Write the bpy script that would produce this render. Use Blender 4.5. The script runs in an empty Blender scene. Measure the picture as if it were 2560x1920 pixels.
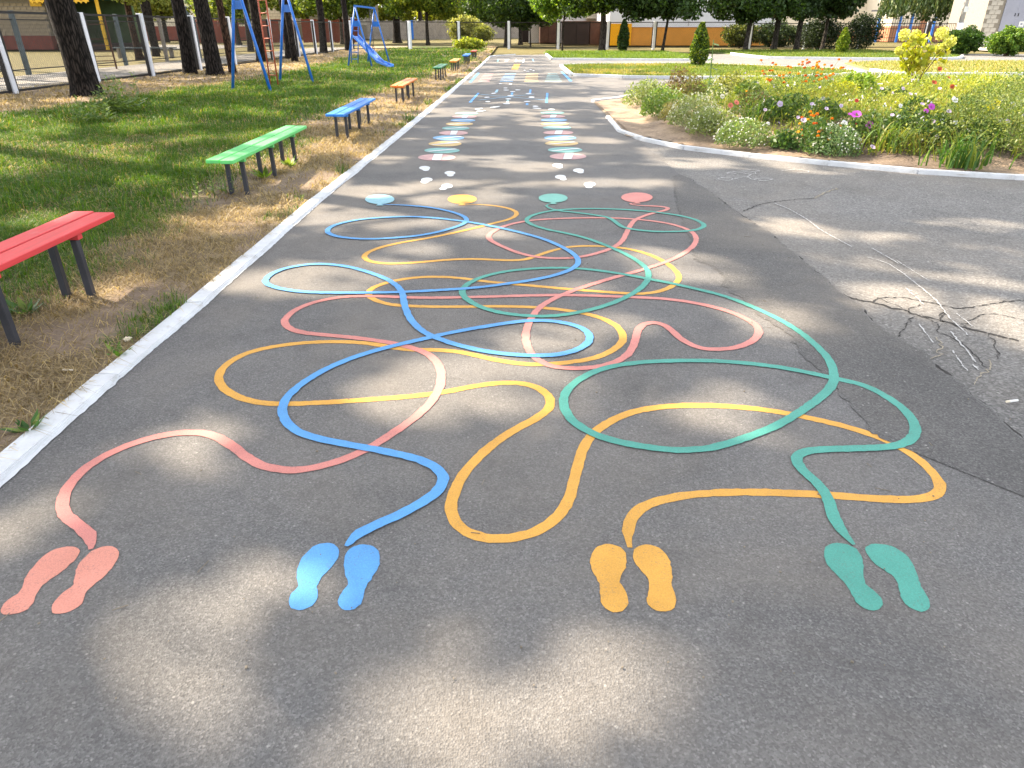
import bpy, bmesh, math, random
import numpy as np
from mathutils import Vector, Matrix
from mathutils.geometry import tessellate_polygon

random.seed(7)
RNG = np.random.default_rng(11)
scene = bpy.context.scene
COL = scene.collection

# ------------------------------------------------------------------ camera, sky, sun, exposure
EYE = 1.55
FPX = 1480 * 2560 / 2212          # focal length in photograph pixels (photograph 2560 x 1920)
PITCH = math.atan((960 - 70.6) / FPX)
cam = bpy.data.cameras.new('camera')
cam.sensor_width = 36.0
cam.sensor_fit = 'HORIZONTAL'
cam.lens = 36.0 * FPX / 2560
cam.clip_start = 0.05
cam.clip_end = 2000
cam_o = bpy.data.objects.new('camera', cam)
cam_o.location = (0, 0, EYE)
cam_o.rotation_euler = (math.pi / 2 - PITCH, 0, 0)
COL.objects.link(cam_o)
scene.camera = cam_o

SUN_EL = math.radians(42)
SUN_H = np.array([-0.88, 0.475]); SUN_H = SUN_H / np.linalg.norm(SUN_H)    # horizontal direction towards the sun
SUN_D = np.array([SUN_H[0] * math.cos(SUN_EL), SUN_H[1] * math.cos(SUN_EL), math.sin(SUN_EL)])
world = bpy.data.worlds.new('World'); scene.world = world; world.use_nodes = True
wn = world.node_tree
sky = wn.nodes.new('ShaderNodeTexSky'); sky.sky_type = 'NISHITA'; sky.sun_disc = False
sky.sun_elevation = SUN_EL
sky.sun_rotation = math.atan2(SUN_H[0], SUN_H[1])
sky.air_density = 1.0; sky.dust_density = 2.0; sky.ozone_density = 1.0
hs = wn.nodes.new('ShaderNodeHueSaturation'); hs.inputs['Saturation'].default_value = 0.22
wn.links.new(sky.outputs[0], hs.inputs['Color'])
wn.links.new(hs.outputs[0], wn.nodes['Background'].inputs[0])
wn.nodes['Background'].inputs[1].default_value = 0.15
sl = bpy.data.lights.new('sun', 'SUN'); sl.energy = 4.0; sl.angle = math.radians(0.55); sl.color = (1.0, 0.85, 0.65)
so = bpy.data.objects.new('sun', sl); COL.objects.link(so)
so.rotation_euler = Vector(SUN_D).to_track_quat('Z', 'Y').to_euler()
so.location = (-20, 10, 30)
scene.view_settings.view_transform = 'Standard'
scene.view_settings.look = 'None'
scene.view_settings.gamma = 1
scene.view_settings.use_curve_mapping = False
scene.view_settings.exposure = 2.1
scene.cycles.max_bounces = 4; scene.cycles.diffuse_bounces = 3; scene.cycles.glossy_bounces = 1; scene.cycles.transmission_bounces = 3
scene.render.resolution_x = 1024; scene.render.resolution_y = 768

# ------------------------------------------------------------------ survey helpers: photograph pixel -> metres on the ground
def ray(px, py):
    u = (px - 1280) / FPX; v = (960 - py) / FPX
    return np.array([u, math.cos(PITCH) + v * math.sin(PITCH), -math.sin(PITCH) + v * math.cos(PITCH)])
def G(px, py, z=0.0):
    r = ray(px, py); t = (z - EYE) / r[2]
    return np.array([r[0] * t, r[1] * t, z])
def at(px, py, Y):
    r = ray(px, py); t = Y / r[1]
    return np.array([r[0] * t, Y, EYE + r[2] * t])
Z = {0: (0, 0, 2212 / 2560), 1: (800, 450, 2.212), 2: (500, 600, 2.4578), 3: (1100, 600, 2.212), 4: (0, 1000, 1.8433), 5: (1000, 900, 1.4747),
     6: (900, 120, 2.765), 7: (0, 800, 3.6867), 8: (1700, 350, 2.2116), 'l': (0, 0, 3.456), 'm': (560, 0, 3.456), 'c': (1100, 0, 3.456),
     'r': (1600, 0, 3.456), 'q': (1960, 0, 3.687), 'f': (1100, 100, 5.53), 'b': (1550, 150, 2.190), 'g': (0, 300, 2.765), 's': (820, 0, 6.9125),
     't': (0, 0, 6.9125), 'u': (1960, 0, 6.9125), 'v': (2240, 0, 6.9125), 'w': (1200, 0, 5.53)}
def zp(k, x, y):
    a, b, s = Z[k]
    return a + x / s, b + y / s
def GZ(k, x, y, z=0.0):
    return G(*zp(k, x, y), z)
def tr(k, pts):
    return [tuple(GZ(k, x, y)[:2]) for x, y in pts]

# ------------------------------------------------------------------ value noise
_perm = RNG.random((64, 64))
def vnoise(x, y):
    x = np.asarray(x, float); y = np.asarray(y, float)
    xi = np.floor(x).astype(int); yi = np.floor(y).astype(int)
    fx = x - xi; fy = y - yi
    fx = fx * fx * (3 - 2 * fx); fy = fy * fy * (3 - 2 * fy)
    a = _perm[xi % 64, yi % 64]; b = _perm[(xi + 1) % 64, yi % 64]
    c = _perm[xi % 64, (yi + 1) % 64]; d = _perm[(xi + 1) % 64, (yi + 1) % 64]
    return (a * (1 - fx) + b * fx) * (1 - fy) + (c * (1 - fx) + d * fx) * fy
def fnoise(x, y):
    return 0.55 * vnoise(x, y) + 0.3 * vnoise(np.asarray(x) * 2.1 + 7, np.asarray(y) * 2.1 + 3) + 0.15 * vnoise(np.asarray(x) * 4.3 + 1, np.asarray(y) * 4.3 + 9)
def sstep(a, b, x):
    t = np.clip((np.asarray(x, float) - a) / (b - a), 0, 1)
    return t * t * (3 - 2 * t)

# ------------------------------------------------------------------ materials
def nodes(name):
    m = bpy.data.materials.new(name); m.use_nodes = True
    nt = m.node_tree
    return m, nt, nt.nodes['Principled BSDF']
def N(nt, t, **kw):
    n = nt.nodes.new(t)
    for k, v in kw.items():
        if k in n.inputs: n.inputs[k].default_value = v
        else: setattr(n, k, v)
    return n
def ramp(nt, src, stops):
    r = nt.nodes.new('ShaderNodeValToRGB')
    while len(r.color_ramp.elements) < len(stops): r.color_ramp.elements.new(0.5)
    for e, (p, c) in zip(r.color_ramp.elements, stops):
        e.position = p; e.color = (c, c, c, 1) if not hasattr(c, '__len__') else (*c, 1)
    nt.links.new(src, r.inputs[0])
    return r.outputs[0]
def mixc(nt, fac, a, b, mode='MIX'):
    m = nt.nodes.new('ShaderNodeMix'); m.data_type = 'RGBA'; m.blend_type = mode
    for sock, v in ((m.inputs['Factor'], fac), (m.inputs[6], a), (m.inputs[7], b)):
        if hasattr(v, 'is_linked'): nt.links.new(v, sock)
        elif hasattr(v, '__len__'): sock.default_value = (*v, 1) if len(v) == 3 else v
        else: sock.default_value = v
    return m.outputs[2]
def pos(nt):
    return nt.nodes.new('ShaderNodeNewGeometry').outputs['Position']
def bump(nt, bsdf, h, strength=0.4, dist=0.01):
    b = N(nt, 'ShaderNodeBump'); b.inputs['Strength'].default_value = strength; b.inputs['Distance'].default_value = dist
    nt.links.new(h, b.inputs['Height']); nt.links.new(b.outputs[0], bsdf.inputs['Normal'])
def plain(name, c, rough=0.6, var=0.25, scale=6.0, bmp=0.15, metal=0.0, dirt=None, spec=0.4):
    m, nt, b = nodes(name)
    tc = nt.nodes.new('ShaderNodeTexCoord').outputs['Object']
    n = N(nt, 'ShaderNodeTexNoise', Scale=scale, Detail=6.0, Roughness=0.65); nt.links.new(tc, n.inputs['Vector'])
    f = ramp(nt, n.outputs[0], [(0.3, 0), (0.7, 1)])
    lo = tuple(x * (1 - var) for x in c); hi = tuple(min(1, x * (1 + var * 0.6)) for x in c)
    col = mixc(nt, f, lo, hi)
    if dirt:
        n2 = N(nt, 'ShaderNodeTexNoise', Scale=scale * 2.7, Detail=8.0, Roughness=0.75); nt.links.new(tc, n2.inputs['Vector'])
        col = mixc(nt, ramp(nt, n2.outputs[0], [(0.56, 0), (0.72, 0.7)]), col, dirt)
    nt.links.new(col, b.inputs['Base Color'])
    b.inputs['Roughness'].default_value = rough; b.inputs['Metallic'].default_value = metal
    b.inputs['Specular IOR Level'].default_value = spec
    if bmp:
        n3 = N(nt, 'ShaderNodeTexNoise', Scale=scale * 9, Detail=4.0); nt.links.new(tc, n3.inputs['Vector'])
        bump(nt, b, n3.outputs[0], bmp, 0.01)
    return m

def asphalt(name, dark, light, grain=170.0, stain=0.25, speck=0.5, rough=0.85, bst=0.7, dust=0.4):
    m, nt, b = nodes(name)
    p = pos(nt)
    v = N(nt, 'ShaderNodeTexVoronoi', Scale=grain); nt.links.new(p, v.inputs['Vector'])
    sep = nt.nodes.new('ShaderNodeSeparateColor'); nt.links.new(v.outputs['Color'], sep.inputs[0])
    g = ramp(nt, sep.outputs[0], [(0.0, 0.0), (0.7, 0.45), (0.93, 0.72), (1.0, 1.0)])
    col = mixc(nt, g, dark, light)
    v2 = N(nt, 'ShaderNodeTexVoronoi', Scale=grain * 0.33); nt.links.new(p, v2.inputs['Vector'])
    sep2 = nt.nodes.new('ShaderNodeSeparateColor'); nt.links.new(v2.outputs['Color'], sep2.inputs[0])
    sp = ramp(nt, sep2.outputs[1], [(0.965, 0), (0.975, speck)])
    # only the centre of such a cell is a pale stone
    dd = ramp(nt, v2.outputs['Distance'], [(0.18, 1), (0.3, 0)])
    spk = N(nt, 'ShaderNodeMath', operation='MULTIPLY'); nt.links.new(sp, spk.inputs[0]); nt.links.new(dd, spk.inputs[1])
    col = mixc(nt, spk.outputs[0], col, (0.62, 0.6, 0.56))
    n = N(nt, 'ShaderNodeTexNoise', Scale=1.1, Detail=9.0, Roughness=0.62); nt.links.new(p, n.inputs['Vector'])
    st = ramp(nt, n.outputs[0], [(0.3, 1 - stain), (0.5, 1.0), (0.72, 1 + stain * 0.8)])
    col = mixc(nt, 1.0, col, st, 'MULTIPLY')
    nd = N(nt, 'ShaderNodeTexNoise', Scale=0.55, Detail=7.0, Roughness=0.65, Distortion=0.6); nt.links.new(p, nd.inputs['Vector'])
    col = mixc(nt, ramp(nt, nd.outputs[0], [(0.42, 0), (0.68, dust)]), col, (0.23, 0.20, 0.165))
    ns = N(nt, 'ShaderNodeTexNoise', Scale=2.6, Detail=8.0, Roughness=0.7, Distortion=1.2); nt.links.new(p, ns.inputs['Vector'])
    col = mixc(nt, ramp(nt, ns.outputs[0], [(0.30, 0.3), (0.45, 0)]), col, (0.055, 0.05, 0.047))
    n4 = N(nt, 'ShaderNodeTexNoise', Scale=7.0, Detail=10.0, Roughness=0.72); nt.links.new(p, n4.inputs['Vector'])
    col = mixc(nt, ramp(nt, n4.outputs[0], [(0.63, 0), (0.78, 0.4)]), col, (0.42, 0.41, 0.41))
    col = mixc(nt, ramp(nt, n4.outputs[0], [(0.24, 0.45), (0.36, 0)]), col, (0.03, 0.03, 0.032))
    nt.links.new(col, b.inputs['Base Color'])
    b.inputs['Roughness'].default_value = rough; b.inputs['Specular IOR Level'].default_value = 0.35
    nb = N(nt, 'ShaderNodeTexNoise', Scale=grain * 0.5, Detail=5.0, Roughness=0.7); nt.links.new(p, nb.inputs['Vector'])
    ad = N(nt, 'ShaderNodeMath', operation='ADD'); nt.links.new(nb.outputs[0], ad.inputs[0]); nt.links.new(v.outputs['Distance'], ad.inputs[1])
    bump(nt, b, ad.outputs[0], bst, 0.004)
    return m

def road_paint(name, c, wear=0.6, thin=0.35):
    """matt paint rolled onto asphalt: the grain shows through, thin and scuffed in places"""
    m, nt, b = nodes(name)
    p = pos(nt)
    n = N(nt, 'ShaderNodeTexNoise', Scale=4.0, Detail=7.0, Roughness=0.6); nt.links.new(p, n.inputs['Vector'])
    col = mixc(nt, ramp(nt, n.outputs[0], [(0.3, 0), (0.7, 1)]), tuple(x * 0.82 for x in c), tuple(min(1, x * 1.05) for x in c))
    v = N(nt, 'ShaderNodeTexNoise', Scale=150.0, Detail=6.0, Roughness=0.7); nt.links.new(p, v.inputs['Vector'])
    n2 = N(nt, 'ShaderNodeTexNoise', Scale=9.0, Detail=8.0, Roughness=0.7); nt.links.new(p, n2.inputs['Vector'])
    ad = N(nt, 'ShaderNodeMath', operation='MULTIPLY_ADD'); nt.links.new(n2.outputs[0], ad.inputs[0]); ad.inputs[1].default_value = thin; nt.links.new(v.outputs[0], ad.inputs[2])
    lo = 0.5 * thin + 0.56
    col = mixc(nt, ramp(nt, ad.outputs[0], [(lo, 0), (min(0.99, lo + 0.16), wear)]), col, (0.12, 0.113, 0.108))
    gr = N(nt, 'ShaderNodeTexVoronoi', Scale=190.0); nt.links.new(p, gr.inputs['Vector'])
    col = mixc(nt, 1.0, col, ramp(nt, gr.outputs['Distance'], [(0.0, 1.06), (0.6, 0.86)]), 'MULTIPLY')
    nt.links.new(col, b.inputs['Base Color'])
    b.inputs['Roughness'].default_value = 0.7; b.inputs['Specular IOR Level'].default_value = 0.3
    bump(nt, b, v.outputs[0], 0.7, 0.004)
    return m

def leaf_mat(name, trans=0.4, rough=0.55, tint=(1, 1, 1), ttint=(1.25, 1.2, 0.45)):
    m, nt, b = nodes(name)
    a = nt.nodes.new('ShaderNodeAttribute'); a.attribute_name = 'col'
    col = mixc(nt, 1.0, a.outputs['Color'], tint, 'MULTIPLY')
    nt.links.new(col, b.inputs['Base Color'])
    b.inputs['Roughness'].default_value = rough; b.inputs['Specular IOR Level'].default_value = 0.3
    t = nt.nodes.new('ShaderNodeBsdfTranslucent')
    nt.links.new(mixc(nt, 1.0, col, ttint, 'MULTIPLY'), t.inputs['Color'])
    mx = nt.nodes.new('ShaderNodeMixShader'); mx.inputs[0].default_value = trans
    nt.links.new(b.outputs[0], mx.inputs[1]); nt.links.new(t.outputs[0], mx.inputs[2])
    nt.links.new(mx.outputs[0], nt.nodes['Material Output'].inputs['Surface'])
    return m

def vcol_ground(name, bst=0.8, grain=60.0, var=0.35):
    m, nt, b = nodes(name)
    a = nt.nodes.new('ShaderNodeAttribute'); a.attribute_name = 'col'
    p = pos(nt)
    n = N(nt, 'ShaderNodeTexNoise', Scale=grain, Detail=8.0, Roughness=0.75); nt.links.new(p, n.inputs['Vector'])
    f = ramp(nt, n.outputs[0], [(0.28, 1 - var), (0.5, 1.0), (0.75, 1 + var)])
    n2 = N(nt, 'ShaderNodeTexNoise', Scale=4.0, Detail=6.0, Roughness=0.6); nt.links.new(p, n2.inputs['Vector'])
    f2 = ramp(nt, n2.outputs[0], [(0.3, 0.75), (0.7, 1.25)])
    col = mixc(nt, 1.0, mixc(nt, 1.0, a.outputs['Color'], f, 'MULTIPLY'), f2, 'MULTIPLY')
    nt.links.new(col, b.inputs['Base Color'])
    b.inputs['Roughness'].default_value = 0.95; b.inputs['Specular IOR Level'].default_value = 0.15
    bump(nt, b, n.outputs[0], bst, 0.02)
    return m

def bark_mat(name, lo, hi, sx=14.0, sz=2.2):
    m, nt, b = nodes(name)
    p = pos(nt)
    mp = nt.nodes.new('ShaderNodeMapping'); mp.inputs['Scale'].default_value = (sx, sx, sz); nt.links.new(p, mp.inputs[0])
    n = N(nt, 'ShaderNodeTexNoise', Scale=1.0, Detail=8.0, Roughness=0.6); nt.links.new(mp.outputs[0], n.inputs['Vector'])
    wv = N(nt, 'ShaderNodeTexVoronoi', Scale=0.8); wv.feature = 'DISTANCE_TO_EDGE'
    ad = nt.nodes.new('ShaderNodeVectorMath'); ad.operation = 'ADD'
    nt.links.new(mp.outputs[0], ad.inputs[0]); nt.links.new(n.outputs['Color'], ad.inputs[1]); nt.links.new(ad.outputs[0], wv.inputs['Vector'])
    cr = ramp(nt, wv.outputs['Distance'], [(0.0, 0), (0.22, 1)])
    f = N(nt, 'ShaderNodeMath', operation='MULTIPLY'); nt.links.new(cr, f.inputs[0]); nt.links.new(n.outputs[0], f.inputs[1])
    nt.links.new(mixc(nt, ramp(nt, f.outputs[0], [(0.1, 0), (0.6, 1)]), lo, hi), b.inputs['Base Color'])
    b.inputs['Roughness'].default_value = 0.9; b.inputs['Specular IOR Level'].default_value = 0.15
    bump(nt, b, f.outputs[0], 1.0, 0.05)
    return m

M = {}
M['asphalt_new'] = asphalt('asphalt_new', (0.092, 0.0888, 0.0875), (0.195, 0.189, 0.185), 175, 0.22, 0.25)
M['asphalt_dark'] = asphalt('asphalt_dark', (0.066, 0.0635, 0.062), (0.155, 0.15, 0.146), 150, 0.17, 0.3)
M['asphalt_old'] = asphalt('asphalt_old', (0.098, 0.0945, 0.091), (0.26, 0.251, 0.24), 85, 0.22, 0.4, bst=0.9)
M['crack'] = plain('crack', (0.035, 0.032, 0.03), 0.95, 0.3, 30)
M['crack_sand'] = plain('crack_sand', (0.30, 0.26, 0.2), 0.95, 0.3, 30)
M['concrete_path'] = asphalt('concrete_path', (0.13, 0.12, 0.11), (0.24, 0.225, 0.2), 60, 0.2, 0.2)
PC = {'pink': (0.66, 0.25, 0.215), 'salmon': (0.70, 0.285, 0.215), 'blue': (0.11, 0.34, 0.69), 'yellow': (0.71, 0.37, 0.07), 'teal': (0.085, 0.345, 0.28), 'f_pink': (0.56, 0.34, 0.33), 'f_teal': (0.2, 0.42, 0.4), 'f_yellow': (0.64, 0.45, 0.2), 'f_blue': (0.2, 0.4, 0.64),  # f_ paints: paler copies with the wash of sunlight put into the colour
      'mint': (0.2, 0.5, 0.42), 'white': (0.74, 0.76, 0.78), 'paleblue': (0.3, 0.52, 0.72), 'paleteal': (0.3, 0.5, 0.5), 'rose': (0.62, 0.25, 0.25), 'sky': (0.3, 0.55, 0.64)}
for k, c in PC.items(): M['p_' + k] = road_paint('paint_' + k, c)
M['chalk'] = road_paint('chalk', (0.5, 0.49, 0.48), 1.0, 0.9)
M['kerb_white'] = plain('kerb_white', (0.60, 0.615, 0.64), 0.75, 0.16, 5, 0.35, dirt=(0.36, 0.33, 0.29))
M['lawn_soil'] = vcol_ground('lawn_soil')
M['bed_soil'] = vcol_ground('bed_soil', 1.0, 25.0, 0.45)
M['grass'] = leaf_mat('grass', 0.42, 0.5, ttint=(1.35, 1.2, 0.3))
M['leaf'] = leaf_mat('leaf', 0.42, 0.45)
M['leaf_dark'] = leaf_mat('leaf_dark', 0.25, 0.5)
M['needle'] = leaf_mat('needle', 0.2, 0.55)
M['petal'] = leaf_mat('petal', 0.4, 0.6, ttint=(1.1, 1.1, 1.1))
M['pine_bark'] = bark_mat('pine_bark', (0.006, 0.005, 0.0045), (0.05, 0.04, 0.035), 22, 4.0)
M['red_bark'] = bark_mat('red_bark', (0.02, 0.012, 0.008), (0.12, 0.065, 0.042), 22, 5)
M['grey_bark'] = bark_mat('grey_bark', (0.02, 0.017, 0.014), (0.10, 0.085, 0.07), 20, 4)
M['white_paint'] = plain('white_paint', (0.74, 0.76, 0.82), 0.6, 0.1, 3, 0.25, dirt=(0.5, 0.5, 0.5))
M['black_paint'] = plain('black_paint', (0.018, 0.016, 0.016), 0.5, 0.3, 8, 0.2)
M['steel_dark'] = plain('steel_dark', (0.034, 0.036, 0.045), 0.42, 0.25, 9, 0.1, dirt=(0.06, 0.05, 0.045))
M['wire'] = plain('wire', (0.045, 0.042, 0.04), 0.5, 0.2, 9, 0, 0.4)
def wood_paint(name, c):
    m, nt, b = nodes(name)
    tc = nt.nodes.new('ShaderNodeTexCoord').outputs['Object']
    mp = nt.nodes.new('ShaderNodeMapping'); mp.inputs['Scale'].default_value = (30, 1.5, 30); nt.links.new(tc, mp.inputs[0])
    n = N(nt, 'ShaderNodeTexNoise', Scale=1.0, Detail=8.0, Roughness=0.6); nt.links.new(mp.outputs[0], n.inputs['Vector'])
    n2 = N(nt, 'ShaderNodeTexNoise', Scale=8.0, Detail=8.0, Roughness=0.7); nt.links.new(tc, n2.inputs['Vector'])
    col = mixc(nt, ramp(nt, n.outputs[0], [(0.3, 0), (0.7, 1)]), tuple(x * 0.85 for x in c), tuple(min(1, x * 1.08) for x in c))
    col = mixc(nt, ramp(nt, n2.outputs[0], [(0.6, 0), (0.75, 0.55)]), col, tuple(min(1, x * 0.7 + 0.12) for x in c))
    n5 = N(nt, 'ShaderNodeTexNoise', Scale=22.0, Detail=9.0, Roughness=0.75); nt.links.new(tc, n5.inputs['Vector'])
    col = mixc(nt, ramp(nt, n5.outputs[0], [(0.64, 0), (0.70, 0.55)]), col, (0.16, 0.12, 0.09))
    nt.links.new(col, b.inputs['Base Color'])
    b.inputs['Roughness'].default_value = 0.5; b.inputs['Specular IOR Level'].default_value = 0.4
    bump(nt, b, n.outputs[0], 0.4, 0.004)
    return m
BC = {'red': (0.62, 0.045, 0.05), 'green': (0.12, 0.55, 0.16), 'blue': (0.02, 0.19, 0.62), 'orange': (0.66, 0.19, 0.03), 'dgreen': (0.015, 0.16, 0.06),
      'amber': (0.72, 0.33, 0.06), 'brick': (0.42, 0.07, 0.035)}
for k, c in BC.items(): M['w_' + k] = wood_paint('bench_' + k, c)
M['blue_steel'] = plain('blue_steel', (0.018, 0.16, 0.6), 0.35, 0.2, 10, 0.1, dirt=(0.05, 0.09, 0.2))
M['red_steel'] = plain('red_steel', (0.42, 0.1, 0.05), 0.5, 0.2, 10, 0.1)
M['cream_brick'] = plain('cream_brick', (0.32, 0.26, 0.18), 0.85, 0.25, 4, 0.4)
M['grey_brick'] = plain('grey_brick', (0.5, 0.46, 0.4), 0.85, 0.25, 4, 0.4)
M['mortar'] = plain('mortar', (0.26, 0.23, 0.19), 0.95, 0.2, 8, 0.4)
M['red_plinth'] = plain('red_plinth', (0.17, 0.05, 0.036), 0.85, 0.25, 2, 0.3)
M['green_wall'] = plain('green_wall', (0.09, 0.15, 0.07), 0.8, 0.25, 1.5, 0.3)
M['green_roof'] = plain('green_roof', (0.01, 0.11, 0.06), 0.5, 0.2, 2, 0.2)
M['yellow_wood'] = plain('yellow_wood', (0.72, 0.42, 0.02), 0.6, 0.2, 5, 0.2)
M['rust'] = plain('rust', (0.085, 0.038, 0.025), 0.8, 0.4, 1.6, 0.3, dirt=(0.16, 0.07, 0.04))
M['rust_dark'] = plain('rust_dark', (0.03, 0.018, 0.016), 0.8, 0.35, 1.6, 0.3)
M['white_wall'] = plain('white_wall', (0.72, 0.71, 0.74), 0.85, 0.05, 0.8, 0.15)
M['orange_wall'] = plain('orange_wall', (0.68, 0.29, 0.05), 0.85, 0.12, 0.8, 0.15)
M['orange_bright'] = plain('orange_bright', (0.85, 0.38, 0.0), 0.7, 0.05, 0.8, 0.1)
M['cream_wall'] = plain('cream_wall', (0.74, 0.66, 0.52), 0.85, 0.08, 0.7, 0.15)
M['brown_wall'] = plain('brown_wall', (0.42, 0.19, 0.1), 0.85, 0.12, 0.7, 0.15)
M['concrete'] = plain('concrete', (0.27, 0.24, 0.21), 0.9, 0.3, 1.6, 0.4, dirt=(0.14, 0.12, 0.1))
M['light_concrete'] = plain('light_concrete', (0.45, 0.42, 0.38), 0.9, 0.2, 3, 0.4)
M['door_grey'] = plain('door_grey', (0.3, 0.31, 0.38), 0.5, 0.1, 1.2, 0.15)
M['glass'] = plain('glass', (0.05, 0.06, 0.08), 0.1, 0.2, 2, 0.0, spec=0.8)
M['red_plank'] = plain('red_plank', (0.24, 0.055, 0.036), 0.75, 0.25, 1.5, 0.3)
M['blue_grey'] = plain('blue_grey', (0.10, 0.13, 0.15), 0.7, 0.3, 4, 0.3, dirt=(0.25, 0.25, 0.24))
M['sign_white'] = plain('sign_white', (0.75, 0.75, 0.72), 0.6, 0.1, 4, 0.1)
M['stem'] = plain('stem', (0.12, 0.2, 0.05), 0.7, 0.3, 12, 0.1)
M['dry_stem'] = plain('dry_stem', (0.12, 0.075, 0.04), 0.85, 0.3, 12, 0.1)
M['grit'] = plain('grit', (0.2, 0.17, 0.13), 0.9, 0.5, 3, 0.2)
M['plastic_black'] = plain('plastic_black', (0.015, 0.015, 0.02), 0.35, 0.2, 5, 0.05)
M['turned_soil'] = plain('turned_soil', (0.16, 0.12, 0.09), 0.95, 0.4, 6, 0.6)

# ------------------------------------------------------------------ object helpers
def link(o, parent=None):
    COL.objects.link(o)
    if parent is not None: o.parent = parent
    return o
def tag(o, label=None, cat=None, group=None, kind=None):
    if label: o['label'] = label
    if cat: o['category'] = cat
    if group: o['group'] = group
    if kind: o['kind'] = kind
    return o
def thing(name, loc, label, cat, group=None, rz=0.0):
    o = bpy.data.objects.new(name, None); o.empty_display_size = 0.2
    o.location = tuple(float(v) for v in loc); o.rotation_euler = (0, 0, rz)
    link(o); return tag(o, label, cat, group)
def mesh_obj(name, me, mat, parent=None, loc=(0, 0, 0), rz=0.0):
    if mat is not None and not me.materials: me.materials.append(M[mat] if isinstance(mat, str) else mat)
    o = bpy.data.objects.new(name, me); o.location = tuple(float(v) for v in loc); o.rotation_euler = (0, 0, rz)
    return link(o, parent)
def arr_mesh(name, v, loops, tots, cols=None, smooth=False):
    me = bpy.data.meshes.new(name)
    v = np.asarray(v, np.float32).reshape(-1, 3)
    loops = np.asarray(loops, np.int32).ravel(); tots = np.asarray(tots, np.int32).ravel()
    me.vertices.add(len(v)); me.vertices.foreach_set('co', v.ravel())
    me.loops.add(len(loops)); me.loops.foreach_set('vertex_index', loops)
    me.polygons.add(len(tots))
    st = np.zeros(len(tots), np.int32); st[1:] = np.cumsum(tots)[:-1]
    me.polygons.foreach_set('loop_start', st); me.polygons.foreach_set('loop_total', tots)
    me.polygons.foreach_set('use_smooth', np.full(len(tots), smooth, bool))
    me.update(calc_edges=True)
    if cols is not None:
        a = me.attributes.new('col', 'FLOAT_COLOR', 'POINT')
        c = np.ones((len(v), 4), np.float32); c[:, :3] = cols
        a.data.foreach_set('color', c.ravel())
    return me
class MB:
    def __init__(s): s.v = []; s.f = []
    def add(s, vs, fs):
        o = len(s.v); s.v += [tuple(float(q) for q in p) for p in vs]; s.f += [tuple(i + o for i in f) for f in fs]; return s
    def box(s, c, d, rz=0.0, mat=None):
        x, y, z = d[0] / 2, d[1] / 2, d[2] / 2
        vs = [(-x, -y, -z), (x, -y, -z), (x, y, -z), (-x, y, -z), (-x, -y, z), (x, -y, z), (x, y, z), (-x, y, z)]
        R = mat if mat is not None else Matrix.Rotation(rz, 3, 'Z')
        vs = [R @ Vector(p) + Vector(tuple(float(q) for q in c)) for p in vs]
        return s.add(vs, [(0, 3, 2, 1), (4, 5, 6, 7), (0, 1, 5, 4), (1, 2, 6, 5), (2, 3, 7, 6), (3, 0, 4, 7)])
    def bar(s, a, b, w, h=None, up=(0, 0, 1)):
        h = h or w
        a = Vector(tuple(float(q) for q in a)); b = Vector(tuple(float(q) for q in b)); d = (b - a); L = d.length; d.normalize()
        u = Vector(up)
        if abs(d.dot(u)) > 0.98: u = Vector((0, 1, 0))
        x = d.cross(u).normalized(); z = x.cross(d)
        return s.box((a + b) / 2, (w, L, h), mat=Matrix((x, d, z)).transposed())
    def tube(s, pts, rs, n=8, cap=True, wob=0.0):
        pts = [Vector(tuple(float(q) for q in p)) for p in pts]; o = len(s.v); rings = []
        x = None
        for i, p in enumerate(pts):
            d = (pts[min(i + 1, len(pts) - 1)] - pts[max(i - 1, 0)]).normalized()
            if x is None:
                u = Vector((1, 0, 0)) if abs(d.x) < 0.9 else Vector((0, 1, 0))
                x = d.cross(u).normalized()
            x = (x - d * x.dot(d)).normalized(); y = d.cross(x)
            for k in range(n):
                a = 2 * math.pi * k / n
                r = rs[i] * (1 + (random.uniform(-wob, wob) if wob else 0))
                s.v.append(tuple(p + (x * math.cos(a) + y * math.sin(a)) * r))
        for i in range(len(pts) - 1):
            for k in range(n):
                a = o + i * n + k; b = o + i * n + (k + 1) % n
                s.f.append((a, b, b + n, a + n))
        if cap:
            s.f.append(tuple(o + k for k in reversed(range(n)))); e = o + (len(pts) - 1) * n
            s.f.append(tuple(e + k for k in range(n)))
        return s
    def mesh(s, name, smooth=False):
        me = bpy.data.meshes.new(name); me.from_pydata(s.v, [], s.f); me.update()
        if smooth: me.polygons.foreach_set('use_smooth', np.ones(len(me.polygons), bool))
        return me
    def build(s, name, mat, parent=None, loc=(0, 0, 0), rz=0.0, smooth=False, bevel=0.0):
        me = s.mesh(name, smooth)
        if bevel:
            bm = bmesh.new(); bm.from_mesh(me)
            bmesh.ops.bevel(bm, geom=list(bm.edges), offset=bevel, segments=1, affect='EDGES', clamp_overlap=True)
            bm.to_mesh(me); bm.free()
        return mesh_obj(name, me, mat, parent, loc, rz)
def poly_flat(pts, z, thick=0.0):
    """flat polygon (any outline) triangulated, with side skirts going down by thick"""
    v = [Vector((float(p[0]), float(p[1]), 0)) for p in pts]
    tris = tessellate_polygon([v])
    mb = MB()
    vs = [(p.x, p.y, z) for p in v]
    fs = []
    for t in tris:
        a, b, c = (v[i] for i in t)
        fs.append(tuple(t) if (b - a).cross(c - a).z > 0 else tuple(reversed(t)))
    mb.add(vs, fs)
    if thick:
        n = len(v)
        mb.add([(p.x, p.y, z) for p in v] + [(p.x, p.y, z - thick) for p in v], [(i, (i + 1) % n, n + (i + 1) % n, n + i) for i in range(n)])
    return mb
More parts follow.
